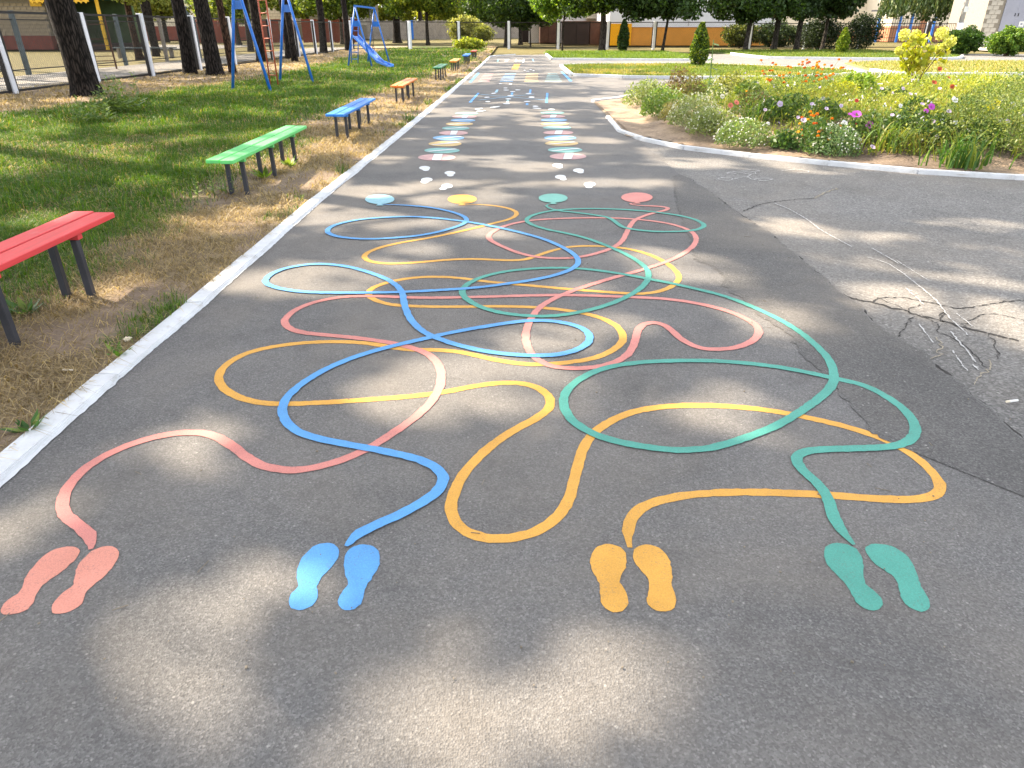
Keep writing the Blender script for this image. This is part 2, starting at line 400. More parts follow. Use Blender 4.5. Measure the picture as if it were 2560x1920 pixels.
def catmull(pts, step=0.03):
    P = np.array(pts, float); P = np.vstack([2 * P[0] - P[1], P, 2 * P[-1] - P[-2]])
    out = []
    for i in range(1, len(P) - 2):
        p0, p1, p2, p3 = P[i - 1], P[i], P[i + 1], P[i + 2]
        n = max(2, int(np.linalg.norm(p2 - p1) / step))
        for t in np.linspace(0, 1, n, endpoint=False):
            out.append(0.5 * ((2 * p1) + (p2 - p0) * t + (2 * p0 - 5 * p1 + 4 * p2 - p3) * t * t + (3 * p1 - p0 - 3 * p2 + p3) * t ** 3))
    out.append(P[-2]); return np.array(out)
def smooth_line(pts, k=3):
    P = np.array(pts, float)
    for _ in range(k):
        Q = P.copy(); Q[1:-1] = 0.25 * P[:-2] + 0.5 * P[1:-1] + 0.25 * P[2:]; P = Q
    return P
def ribbon(pts, width, z0, z1=None, rough=0.003, taper=(0, 0), step=0.02, sm=6):
    c = smooth_line(catmull(pts, step), sm)
    n = len(c); d = np.gradient(c, axis=0); d /= np.linalg.norm(d, axis=1)[:, None] + 1e-9
    nn = np.stack([-d[:, 1], d[:, 0]], 1)
    w = np.full(n, width / 2) * (1 + 0.07 * (vnoise(np.arange(n) * 0.05, np.full(n, 3.3)) - 0.5))
    if taper[0]: w *= np.clip(0.25 + np.arange(n) * step / taper[0], 0, 1)
    if taper[1]: w *= np.clip(0.12 + (n - np.arange(n)) * step / taper[1], 0, 1)
    wl = w + RNG.normal(0, rough, n); wr = w + RNG.normal(0, rough, n)
    zz = np.linspace(z0, z0 if z1 is None else z1, n)
    L = np.column_stack([c + nn * wl[:, None], zz]); R = np.column_stack([c - nn * wr[:, None], zz])
    v = np.empty((2 * n, 3)); v[0::2] = L; v[1::2] = R
    i = np.arange(n - 1) * 2
    loops = np.stack([i, i + 1, i + 3, i + 2], 1)
    return v, loops
def add_ribbon(name, v, loops, mat, parent=None):
    return mesh_obj(name, arr_mesh(name, v, loops, np.full(len(loops), 4)), mat, parent)
def shape_outline(pts, step=0.015, rough=0.002, sm=4):
    p = list(pts); c = catmull(p + [p[0]], step)[:-1]
    P = np.array(c)
    for _ in range(sm): P = 0.25 * np.roll(P, 1, 0) + 0.5 * P + 0.25 * np.roll(P, -1, 0)
    return P + RNG.normal(0, rough, P.shape)
def leaves_mesh(name, c, u, v, cols):
    n = len(c)
    V = np.empty((n, 4, 3)); V[:, 0] = c - u; V[:, 1] = c + v; V[:, 2] = c + u; V[:, 3] = c - v
    return arr_mesh(name, V.reshape(-1, 3), np.arange(4 * n), np.full(n, 4), np.repeat(cols, 4, 0))
def rand_unit(n):
    a = RNG.normal(size=(n, 3)); return a / np.linalg.norm(a, axis=1)[:, None]
def leaf_axes(n, size, aspect=0.5, flat=0.0, jitter=0.35):
    a = rand_unit(n)
    if flat: a[:, 2] *= (1 - flat); a /= np.linalg.norm(a, axis=1)[:, None]
    b = np.cross(a, rand_unit(n)); b /= np.linalg.norm(b, axis=1)[:, None] + 1e-9
    s = size * (1 + RNG.uniform(-jitter, jitter, n))
    return a * (s / 2)[:, None], b * (s * aspect / 2)[:, None]
def leaf_cols(n, base, var=0.35, alt=None, altp=0.0):
    c = np.array(base)[None] * (1 + RNG.uniform(-var, var, n))[:, None]
    if alt is not None:
        k = RNG.random(n) < altp; c[k] = np.array(alt)[None] * (1 + RNG.uniform(-var, var, k.sum()))[:, None]
    return np.clip(c, 0, 1)
def blades_mesh(name, base, h, w, lean, cols, tipcol=1.25):
    """curved grass blades: a quad and a tip triangle each"""
    n = len(base); az = RNG.uniform(0, 2 * math.pi, n)
    d = np.stack([np.cos(az), np.sin(az), np.zeros(n)], 1); s = np.stack([-np.sin(az), np.cos(az), np.zeros(n)], 1)
    up = np.array([0, 0, 1.0])
    m = base + d * (h * lean * 0.35)[:, None] + up * (h * 0.55)[:, None]
    t = base + d * (h * lean)[:, None] + up * (h * np.clip(1 - 0.45 * lean, 0.12, 1))[:, None]
    V = np.empty((n, 5, 3)); hw = (w / 2)[:, None]
    V[:, 0] = base - s * hw; V[:, 1] = base + s * hw; V[:, 2] = m + s * hw * 0.8; V[:, 3] = m - s * hw * 0.8; V[:, 4] = t
    k = (np.arange(n) * 5)[:, None]
    loops = np.hstack([k, k + 1, k + 2, k + 3, k + 3, k + 2, k + 4]).ravel()
    tots = np.tile([4, 3], n)
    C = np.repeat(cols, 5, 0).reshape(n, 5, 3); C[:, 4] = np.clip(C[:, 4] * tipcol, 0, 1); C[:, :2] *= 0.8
    return arr_mesh(name, V.reshape(-1, 3), loops, tots, C.reshape(-1, 3))
def inside(poly, x, y):
    p = np.array(poly); r = np.zeros(len(x), bool); j = len(p) - 1
    for i in range(len(p)):
        c = ((p[i, 1] > y) != (p[j, 1] > y)) & (x < (p[j, 0] - p[i, 0]) * (y - p[i, 1]) / (p[j, 1] - p[i, 1] + 1e-12) + p[i, 0])
        r ^= c; j = i
    return r
def edge_dist(poly, x, y):
    p = np.array(poly); d = np.full(len(x), 1e9)
    for i in range(len(p)):
        a, b = p[i], p[(i + 1) % len(p)]; ab = b - a
        t = np.clip(((x - a[0]) * ab[0] + (y - a[1]) * ab[1]) / (ab @ ab), 0, 1)
        d = np.minimum(d, np.hypot(x - a[0] - t * ab[0], y - a[1] - t * ab[1]))
    return d

# ------------------------------------------------------------------ ground, roads, lawns
KERB = [(-2.0, -3.0), (-1.98, 0.5), (-1.965, 2.16), (-1.96, 3.0), (-1.945, 3.9), (-1.94, 5.2), (-1.93, 7.1), (-1.86, 9.4), (-1.77, 13.4), (-1.67, 18.4), (-1.43, 33.8), (-1.32, 46.4)]
def kerb_x(y):
    k = np.array(KERB); return np.interp(y, k[:, 1], k[:, 0])
big = poly_flat([(-400, -60), (400, -60), (400, 500), (-400, 500)], -0.10)
gm = vcol_ground('ground_dry', 0.8, 12.0, 0.4)
gme = big.mesh('ground'); a = gme.attributes.new('col', 'FLOAT_COLOR', 'POINT')
a.data.foreach_set('color', np.tile([0.13, 0.11, 0.045, 1], len(gme.vertices)))  # ground darkened overall in place of tree shade on the yard
tag(mesh_obj('ground', gme, gm), kind='structure')

old = poly_flat([(-1.6, -4), (60, -4), (60, 52), (2.5, 52), (-1.33, 46.5)], -0.016)
tag(old.build('old_asphalt', 'asphalt_old'), kind='structure')
rb = tr(8, [(0, 190), (45, 205), (100, 240), (170, 285), (240, 340), (310, 395), (400, 450), (460, 490), (520, 530), (580, 580), (690, 670), (790, 755), (890, 840), (980, 905), (1040, 970), (1100, 1030), (1200, 1085), (1290, 1140), (1380, 1200), (1450, 1270), (1590, 1370), (1650, 1430), (1720, 1500), (1800, 1570), (1902, 1659)])
rb = [tuple(p) for p in catmull(rb, 0.06)]
rb = [(x + random.gauss(0, 0.012), y + random.gauss(0, 0.012)) for x, y in rb]
far_r = tr('c', [(1030, 480), (920, 475)])
right_edge = [(2.26, 49.9), (2.21, 42.2), (4.5, 40.5), (4.4, 35.6), (2.24, 34.6), (2.2, 27.4), (6.9, 25.9), (6.9, 23.2), (3.0, 18.8), (1.93, 17.4), (1.88, 13.9), (1.84, 11.9), (1.95, 11.3), (1.98, 10.8)]
right_edge = right_edge + rb + [(2.35, 1.7), (2.5, -3.0)]
new_poly = [(x - 0.0, y) for x, y in KERB] + [(-1.1, 47.5), (0.2, 49.8)] + right_edge
tag(poly_flat(new_poly, 0.0, 0.03).build('asphalt_path', 'asphalt_new'), kind='structure')
# the darker relaid strip along the right side with a ragged edge
rag = tr(8, [(-40, 200), (-20, 330), (10, 440), (20, 500), (60, 560), (80, 650), (140, 690), (200, 710), (250, 770), (225, 800), (290, 845), (340, 880), (420, 950), (500, 1010), (560, 1050), (610, 1075), (640, 1120), (700, 1210), (800, 1310), (930, 1450), (1100, 1659)])
rag = catmull(rag, 0.03); rag = rag + RNG.normal(0, 0.011, rag.shape)
strip = [tuple(p) for p in rag] + [(2.05, 1.9), (2.2, 1.85)] + [(x - 0.015, y - 0.005) for x, y in reversed(rb)]
tag(poly_flat(strip, 0.003).build('relaid_asphalt', 'asphalt_dark'), kind='structure')

# left lawn sheet
def green_amount(x, y):
    x = np.asarray(x, float); y = np.asarray(y, float)
    edge = np.interp(y, [0, 3, 5, 8, 12, 18, 25, 40], [-3.1, -3.05, -3.15, -3.35, -3.6, -3.9, -3.2, -2.4])
    g = sstep(0.5, -0.5, x - edge + 1.1 * (fnoise(x * 0.9, y * 0.9) - 0.5))
    far = np.interp(y, [0, 12, 16, 20, 26, 36, 46, 60], [-14, -12, -9.6, -9.2, -8.6, -9.0, -9.5, -10])
    g *= sstep(-0.7, 0.8, x - far + 1.6 * (fnoise(x * 0.6 + 9, y * 0.6) - 0.5))
    patch = sstep(0.3, 0.5, fnoise(x * 0.55 + 3, y * 0.55 + 8))
    g = g * (0.62 + 0.38 * patch)
    tuft = sstep(0.55, 0.7, fnoise(x * 2.3 + 5, y * 1.3)) * sstep(0.3, 0.0, -(x - kerb_x(y)) - 0.1) * 0.9
    return np.clip(np.maximum(g, tuft), 0, 1)
def lawn_h(x, y):
    return 0.015 + 0.03 * (fnoise(np.asarray(x) * 1.3, np.asarray(y) * 1.3) - 0.5) * sstep(0, 0.5, np.abs(np.asarray(x) - kerb_x(y)) - 0.1)
ys = np.concatenate([np.arange(-3, 14, 0.1), np.arange(14, 75, 0.4)])
ts = np.concatenate([np.linspace(0, 0.35, 60), np.linspace(0.36, 1, 60)])
XX = np.array([[kx - 0.09 - t * (13.6 - abs(kx)) for t in ts] for kx in kerb_x(ys)]); YY = np.repeat(ys[:, None], len(ts), 1)
zz = lawn_h(XX.ravel(), YY.ravel())
gr = green_amount(XX.ravel(), YY.ravel())
soil = np.array([0.235, 0.178, 0.13]); straw = np.array([0.27, 0.21, 0.125]); under = np.array([0.035, 0.06, 0.01])
sn = sstep(0.35, 0.6, fnoise(XX.ravel() * 1.7 + 4, YY.ravel() * 1.7))[:, None]
cc = soil * (1 - sn) + straw * sn
cc = cc * (1 - gr[:, None] * 0.85) + under * gr[:, None] * 0.85
ny, nx = XX.shape
idx = (np.arange(ny - 1)[:, None] * nx + np.arange(nx - 1)[None]).ravel()
lp = np.stack([idx, idx + nx, idx + nx + 1, idx + 1], 1)
tag(mesh_obj('lawn', arr_mesh('lawn', np.column_stack([XX.ravel(), YY.ravel(), zz]), lp, np.full(len(lp), 4), cc, True), 'lawn_soil'), kind='structure')

# lawns between the side roads
def lawn_sheet(name, poly, col, z):
    me = poly_flat(poly, z, 0.08).mesh(name); a = me.attributes.new('col', 'FLOAT_COLOR', 'POINT')
    a.data.foreach_set('color', np.tile([*col, 1], len(me.vertices)))
    return tag(mesh_obj(name, me, 'lawn_soil'), kind='structure')
LAWN_A = [(2.26, 49.96), (2.21, 42.19), (5, 41.7), (9.47, 41.12), (10.9, 41.9), (11.37, 43.9), (11.3, 50), (11.2, 56), (2.3, 55.5)]
LAWN_B = [(2.23, 34.53), (2.19, 27.43), (4.35, 26.07), (7.02, 25.86), (10.5, 26.6), (13.2, 28.6), (13.87, 30.29), (13.2, 32), (10, 35.3), (8.33, 36.07), (3.52, 35.48)]
LAWN_C = [(14.71, 54), (14.71, 50.74), (14.6, 47.76), (14.78, 44.3), (16, 43.4), (21.47, 41.9), (25, 42.8), (27.52, 46.4), (27.8, 54), (27.8, 59), (14.7, 59)]
LAWN_D = [(16.5, 37.5), (19, 39.5), (30, 40.2), (45, 40.2), (45, 29), (19.2, 28.2), (15.2, 28.4), (14.8, 31)]
lawn_sheet('far_lawn', LAWN_A, (0.12, 0.15, 0.04), 0.03)
lawn_sheet('middle_lawn', LAWN_B, (0.2, 0.19, 0.07), 0.03)
lawn_sheet('gate_lawn', LAWN_C, (0.12, 0.15, 0.045), 0.03)
lawn_sheet('right_lawn', LAWN_D, (0.22, 0.2, 0.08), 0.03)
# footpath behind the left fence
tag(poly_flat([(-18.3, -4), (-14.2, -4), (-14.3, 70), (-18.0, 70)], -0.01).build('footpath', 'concrete_path'), kind='structure')
tag(poly_flat([(-62, 66), (-26, 66), (-26, 84), (-62, 84)], -0.06).build('pavilion_yard', 'concrete_path'), kind='structure')

# ------------------------------------------------------------------ kerbs, stone by stone
def stone_mesh(width, height):
    return_me = MB().box((0, 0, -height / 2), (1, width, height)).mesh('kerb_stone')
    bm = bmesh.new(); bm.from_mesh(return_me); bmesh.ops.bevel(bm, geom=list(bm.edges), offset=0.007, segments=2, affect='EDGES'); bm.to_mesh(return_me); bm.free()
    return_me.materials.append(M['kerb_white']); return return_me
def kerb(name, pts, width=0.12, top=0.05, length=1.0, skip=()):
    root = tag(bpy.data.objects.new(name, None), kind='structure'); link(root)
    c = catmull(pts, 0.05) if len(pts) > 2 else np.array(pts, float)
    s = np.concatenate([[0], np.cumsum(np.linalg.norm(np.diff(c, axis=0), axis=1))])
    n = max(1, round(s[-1] / length)); me = stone_mesh(width, top + 0.12)
    for i in range(n):
        a = np.array([np.interp(s[-1] * i / n, s, c[:, k]) for k in (0, 1)]); b = np.array([np.interp(s[-1] * (i + 1) / n, s, c[:, k]) for k in (0, 1)])
        if i in skip: continue
        o = bpy.data.objects.new('kerb_stone', me); d = b - a; L = np.linalg.norm(d)
        o.location = ((a[0] + b[0]) / 2 + random.gauss(0, 0.002), (a[1] + b[1]) / 2, top + (0.0022 if i % 2 else 0) + random.uniform(-0.0008, 0.0008))
        o.scale = (L + 0.002, 1, 1); o.rotation_euler = (random.gauss(0, 0.008), random.gauss(0, 0.001), math.atan2(d[1], d[0]))
        link(o, root)
    return root
lk = kerb('path_kerb', [(x - 0.055, y) for x, y in KERB], 0.115, 0.022, 1.0)
pe = catmull(KERB, 0.03); pe = pe[pe[:, 1] > 0.2]
pn = 0.03 * fnoise(pe[:, 1] * 1.3, pe[:, 1] * 0 + 2) + RNG.normal(0, 0.0022, len(pe))
v = np.empty((2 * len(pe), 3)); v[0::2] = np.column_stack([pe[:, 0] - 0.03, pe[:, 1], np.full(len(pe), 0.0045)]); v[1::2] = np.column_stack([pe[:, 0] + 0.005 + pn, pe[:, 1], np.full(len(pe), 0.0045)])
i = np.arange(len(pe) - 1) * 2
add_ribbon('spilled_paint', v, np.stack([i, i + 1, i + 3, i + 2], 1), 'kerb_white', lk)
kerb('end_kerb', [(-1.32, 46.5), (-1.0, 47.7), (0.2, 49.9)], 0.12, 0.05)
kerb('far_lawn_kerb', [(2.26, 49.96), (2.235, 46), (2.21, 42.25)], 0.14, 0.09); kerb('far_lawn_kerb', [(2.25, 42.15), (5, 41.7), (9.4, 41.1), (10.9, 41.8), (11.37, 43.9), (11.3, 47)], 0.14, 0.09)
kerb('middle_lawn_kerb', [(2.23, 34.53), (2.21, 31), (2.19, 27.5)], 0.13, 0.09); kerb('middle_lawn_kerb', [(2.25, 27.4), (4.35, 26.1), (7.02, 25.86), (10.5, 26.6), (13.2, 28.6), (13.87, 30.29), (13.2, 32), (10, 35.3), (8.33, 36.07), (3.52, 35.48), (2.3, 34.6)], 0.13, 0.09)
kerb('gate_lawn_kerb', [(14.71, 51), (14.6, 47.76), (14.78, 44.3), (16, 43.4), (21.47, 41.9), (25, 42.8), (27.52, 46.4)], 0.15, 0.11)
kerb('right_lawn_kerb', [(30, 28.6), (19.2, 28.2), (15.2, 28.4), (14.8, 31)], 0.16, 0.08)
kerb('corner_kerb', [(2.42, -2.5), (2.47, 1.0), (2.5, 2.3), (2.56, 2.95)], 0.13, 0.06, 0.9)
kerb('corner_kerb', [(2.64, 3.0), (4.5, 2.75), (7.5, 2.2)], 0.13, 0.06, 0.9)
lawn_sheet('verge', [(2.5, -3), (2.6, 2.9), (4.5, 2.7), (7.5, 2.15), (7.5, -3)], (0.2, 0.15, 0.08), 0.02)

# flower bed
BED = [(1.93, 17.38), (1.88, 13.89), (1.84, 11.66), (2.02, 11.39), (2.63, 10.23), (3.28, 9.72), (4.22, 9.04), (5.33, 8.34), (6.0, 8.2), (9, 7.7), (16, 7.4), (18, 22.0), (9.92, 22.4), (5.2, 21), (3.05, 18.75)]
def mound(x, y):
    x = np.atleast_1d(np.asarray(x, float)); y = np.atleast_1d(np.asarray(y, float))
    d = edge_dist(BED, x, y); ins = inside(BED, x, y)
    corner = sstep(0.6, 2.2, np.hypot(x - 1.9, (y - 15.5) * 0.6))
    return np.where(ins, 0.0 + 0.30 * sstep(0.2, 1.8, d) * corner + 0.05 * (fnoise(x * 3, y * 3) - 0.5) * sstep(0.1, 0.5, d) + 0.03, -0.03)
gx = np.arange(1.7, 18, 0.12); gy = np.arange(7.2, 22.6, 0.12)
X, Y = np.meshgrid(gx, gy); xf, yf = X.ravel(), Y.ravel()
ins = inside(BED, xf, yf); mz = mound(xf, yf)
cn = fnoise(xf * 1.2, yf * 1.2)[:, None]; dd = edge_dist(BED, xf, yf)
dk = sstep(0.35, 0.65, cn[:, 0])[:, None]
sand = np.array([0.33, 0.25, 0.18]); dark = np.array([0.13, 0.10, 0.08])
lx = (sstep(6, 2.5, xf) * sstep(9.5, 11, yf))[:, None]
bc = sand * (1 - dk * (1 - 0.75 * lx)) + dark * dk * (1 - 0.75 * lx)
keep = ins.reshape(X.shape); ny, nx = X.shape
k = (keep[:-1, :-1] & keep[1:, :-1] & keep[:-1, 1:] & keep[1:, 1:])
idx = (np.arange(ny - 1)[:, None] * nx + np.arange(nx - 1)[None])[k]
lp = np.stack([idx, idx + 1, idx + nx + 1, idx + nx], 1)
tag(mesh_obj('flower_bed_soil', arr_mesh('flower_bed_soil', np.column_stack([xf, yf, mz]), lp, np.full(len(lp), 4), bc, True), 'bed_soil'), kind='structure')
tag(poly_flat(BED, 0.012).build('bed_edge_soil', plain('sandy_soil', (0.3, 0.235, 0.17), 0.95, 0.35, 3, 0.5)), kind='structure')
kerb('flower_bed_kerb', [(3.0, 18.8), (2.5, 18.0), (1.9, 17.4)], 0.12, 0.06)
kerb('flower_bed_kerb', [(1.9, 17.3), (1.86, 13.89), (1.82, 11.66), (2.0, 11.39), (2.63, 10.23), (3.28, 9.70), (4.22, 9.02), (5.33, 8.32), (6.0, 8.17), (9, 7.65), (16, 7.35)], 0.075, 0.04, 1.0, skip=(0, 1, 2))

# cracks and chalk on the old asphalt
def line_set(name, k, lines, w, mat, z, parent=None, rough=0.003, label=None, cat=None, kind=None, jit=0.007):
    root = parent
    if root is None:
        root = thing(name, (0, 0, 0), label, cat)
    for ln in lines:
        ww = w
        if isinstance(ln[0], (int, float)): ww, ln = ln[0], ln[1]
        p = catmull(tr(k, ln), 0.028); p = p + RNG.normal(0, jit, p.shape)
        v, l = ribbon([tuple(q) for q in p], ww, z, rough=rough if parent is None else ww * 0.3, step=0.014, sm=0)
        add_ribbon('crack' if parent is not None else 'stroke', v, l, mat, root)
    return root
oldo = bpy.data.objects['old_asphalt']
line_set('crack', 8, [(0.015, [(890, 845), (960, 865), (1060, 885), (1160, 915), (1260, 935), (1340, 962), (1440, 985), (1560, 1020), (1700, 1055), (1880, 1095)]),
                      (0.009, [(1060, 882), (1100, 865), (1200, 860), (1300, 872), (1420, 895), (1540, 918), (1650, 905), (1780, 885), (1902, 872)]),
                      (0.010, [(345, 385), (440, 350), (540, 332), (660, 320), (745, 315)]), (0.007, [(1260, 935), (1290, 915), (1340, 900)]), (0.006, [(1340, 962), (1420, 1000), (1440, 1050), (1560, 1110), (1700, 1250)]), (0.006, [(1560, 1020), (1600, 985), (1690, 950), (1800, 960), (1902, 985)]), (0.005, [(1100, 865), (1150, 885), (1200, 905), (1265, 935)]), (0.005, [(1700, 1055), (1740, 1110), (1760, 1190)]),
                      (0.007, [(1205, 1075), (1240, 1040), (1265, 1000), (1300, 965)]), (0.007, [(1440, 985), (1465, 940), (1430, 962)])], 0.014, 'crack', -0.0125, oldo)
line_set('crack', 8, [(0.02, [(745, 315), (790, 290), (870, 260)]), (0.007, [(1400, 1200), (1430, 1170), (1445, 1110), (1425, 1080)]), (0.006, [(1620, 1340), (1660, 1290), (1720, 1240), (1700, 1200)])], 0.02, 'crack_sand', -0.012, oldo)
# edge gap beside the relaid strip
v, l = ribbon([(x + 0.012, y) for x, y in rb[::3]], 0.018, -0.0135, rough=0.005, step=0.03, sm=1); add_ribbon('crack', v, l, 'crack', oldo)
line_set('chalk_strokes', 8, [(0.0095, [(525, 345), (600, 375), (700, 430), (780, 490), (870, 540), (950, 583)]), (0.0086, [(1060, 590), (1150, 640), (1210, 675)]), (0.0078, [(1040, 640), (1160, 680), (1300, 780), (1420, 880), (1500, 980), (1600, 1070)]),
                              (0.0052, [(1200, 660), (1300, 720), (1380, 770)]), (0.0052, [(1250, 810), (1350, 900)]), (0.0069, [(1325, 1010), (1370, 1070), (1400, 1110)]), (0.0078, [(1500, 1050), (1560, 1120), (1640, 1220)]),
                              (0.0060, [(1510, 1155), (1590, 1265)]), (0.0052, [(1530, 950), (1620, 1020)]), (0.0052, [(1620, 1230), (1650, 1260)])], 0.015, 'chalk', -0.009,
         label='long scratchy white chalk strokes running across the cracked old asphalt', cat='chalk marks', rough=0.002, jit=0.002)
line_set('chalk_drawing', 8, [[(200, 212), (240, 203), (290, 208), (270, 218), (220, 215), (200, 212)], [(300, 210), (350, 200), (380, 203), (400, 213), (460, 205), (510, 212), (470, 220), (410, 214)],
                              [(250, 178), (290, 172), (340, 170), (390, 168), (420, 180), (380, 183), (330, 176), (290, 184), (260, 180), (330, 170), (400, 178)], [(340, 165), (400, 160), (440, 168), (390, 172)], [(560, 165), (640, 158), (700, 165), (710, 172), (650, 178)], [(370, 200), (390, 186), (360, 182)]], 0.011, 'chalk', -0.0085,
         label='white chalk doodle with two round loops on the old asphalt', cat='chalk drawing', rough=0.003, jit=0.003)

# ------------------------------------------------------------------ painted lines, balloons and shoe prints
LINES = {}
LINES['blue'] = tr(1, [(325, 138), (450, 142), (560, 150), (650, 162), (740, 183), (795, 205), (812, 225), (790, 248), (740, 267), (650, 292), (540, 312), (410, 324), (280, 330), (160, 325), (80, 312), (42, 292), (52, 268), (100, 247), (200, 225), (330, 212), (480, 206), (620, 212), (740, 225), (850, 240), (980, 265), (1100, 292), (1220, 325), (1320, 365), (1395, 408), (1428, 445), (1420, 475), (1380, 503), (1290, 533), (1160, 560), (1020, 580), (860, 600), (650, 614), (440, 624)]) \
    + tr(2, [(960, 329), (740, 328), (600, 320), (480, 300), (410, 275), (402, 250), (435, 215), (520, 180), (640, 157), (740, 151), (860, 160), (960, 180), (1060, 210), (1150, 247), (1215, 290), (1245, 335), (1252, 380), (1268, 440), (1300, 500), (1360, 560), (1430, 597), (1530, 635), (1640, 665), (1760, 690), (1900, 708), (2050, 716)]) \
    + tr(3, [(640, 641), (730, 622), (798, 592), (828, 560), (826, 530), (800, 500), (750, 478), (680, 460), (590, 450), (500, 450), (400, 460), (280, 478), (150, 500), (20, 525)]) \
    + tr(2, [(1420, 602), (1300, 630), (1180, 658), (1060, 690), (960, 722), (860, 760), (750, 812), (650, 872), (570, 935), (522, 990), (505, 1040), (512, 1095), (550, 1148), (610, 1188)]) \
    + tr(4, [(1400, 163), (1500, 190), (1620, 213), (1740, 235), (1860, 260), (1950, 285), (2010, 315), (2045, 350), (2050, 385), (2020, 425), (1950, 475), (1850, 530), (1740, 578), (1660, 612), (1615, 650), (1597, 680)])
LINES['pink'] = tr(1, [(1770, 127), (1712, 130), (1722, 138), (1790, 144), (1870, 147), (1920, 153), (1928, 160), (1900, 172), (1840, 185), (1780, 205), (1740, 225), (1715, 255), (1695, 295), (1670, 340), (1630, 370), (1570, 395), (1480, 420), (1380, 434), (1270, 434), (1180, 425), (1090, 402), (1010, 370), (950, 340), (932, 318), (945, 295), (1000, 265), (1080, 240), (1200, 222), (1350, 214), (1500, 211), (1650, 213), (1800, 224), (1930, 243), (2020, 270), (2068, 300), (2080, 335), (2055, 375), (1990, 420), (1920, 452), (1840, 480), (1740, 510), (1620, 543), (1500, 580), (1390, 617), (1300, 655), (1230, 695), (1185, 740), (1152, 800), (1138, 860), (1146, 920), (1177, 975), (1230, 1013), (1300, 1037), (1400, 1045), (1500, 1041), (1600, 1022), (1668, 992), (1718, 950), (1743, 890), (1755, 840), (1780, 803), (1830, 788), (1890, 796), (1940, 830), (1985, 873), (2040, 908), (2110, 935)]) \
    + tr(3, [(1516, 608), (1600, 603), (1680, 585), (1738, 553), (1764, 515), (1755, 480), (1705, 445), (1620, 405), (1500, 370), (1380, 345), (1250, 328), (1100, 320), (900, 312), (700, 307), (500, 309), (250, 316)]) \
    + tr(2, [(1475, 357), (1300, 356), (1150, 350), (1000, 347), (880, 352), (760, 371), (650, 402), (570, 442), (526, 485), (520, 517), (555, 548), (630, 571), (760, 585), (900, 598), (1050, 615), (1180, 636), (1290, 661), (1385, 695), (1445, 740), (1478, 800), (1483, 870), (1458, 940), (1408, 1010), (1338, 1080), (1258, 1140)]) \
    + tr(4, [(1769, 182), (1690, 230), (1600, 270), (1500, 302), (1400, 324), (1310, 326), (1220, 310), (1150, 275), (1080, 220), (1010, 177), (950, 154), (880, 150), (790, 157), (680, 181), (560, 223), (450, 277), (370, 337), (308, 410), (283, 480), (296, 530), (350, 575), (405, 610), (428, 650), (420, 690)])
LINES['yellow'] = tr(1, [(800, 139), (870, 136), (960, 143), (1040, 157), (1085, 178), (1080, 200), (1040, 220), (960, 240), (860, 265), (730, 295), (600, 322), (460, 345), (340, 372), (265, 402), (244, 425), (268, 448), (340, 461), (430, 463), (560, 455), (700, 443), (830, 438), (960, 442), (1060, 446), (1140, 440), (1200, 420), (1280, 393), (1370, 372), (1470, 366), (1590, 369), (1710, 383), (1820, 413), (1910, 457), (1968, 505), (1986, 545), (1955, 583), (1890, 613), (1800, 629), (1690, 628), (1550, 618), (1380, 605), (1200, 588), (1050, 575), (900, 560), (780, 544), (680, 537), (560, 538), (450, 551), (345, 576), (280, 605), (266, 632), (292, 659), (360, 684), (460, 696), (600, 701), (780, 702), (960, 700), (1120, 702), (1280, 712), (1430, 733), (1550, 762), (1637, 806), (1676, 860), (1664, 908), (1608, 948), (1528, 983), (1400, 1007), (1260, 1019), (1130, 1019), (1000, 1001), (880, 975), (760, 950), (640, 941), (540, 940)]) \
    + tr(2, [(1290, 676), (1200, 665), (1100, 646), (980, 631), (850, 626), (700, 629), (560, 641), (420, 662), (300, 692), (204, 737), (136, 792), (113, 845), (132, 898), (194, 947), (280, 982), (380, 1003), (500, 1009), (700, 1003), (950, 988), (1200, 970), (1400, 950), (1530, 930), (1680, 900), (1800, 883), (1920, 877), (2020, 888), (2096, 918), (2146, 962), (2160, 1010), (2125, 1058), (2045, 1108), (1950, 1158)]) \
    + tr(5, [(366, 293), (310, 340), (250, 400), (207, 470), (186, 540), (198, 598), (247, 638), (310, 658), (400, 660), (480, 643), (548, 608), (597, 560), (627, 500), (648, 420), (670, 340), (702, 282), (752, 240), (830, 201), (920, 179), (1030, 169), (1170, 169), (1300, 179), (1420, 196), (1540, 221), (1660, 251), (1780, 291), (1860, 331), (1930, 382), (1982, 440), (1998, 475), (1980, 498), (1930, 513), (1840, 516), (1700, 508), (1550, 497), (1400, 490), (1270, 488), (1130, 492), (1020, 505), (930, 526), (872, 557), (842, 600), (840, 650), (846, 692)])
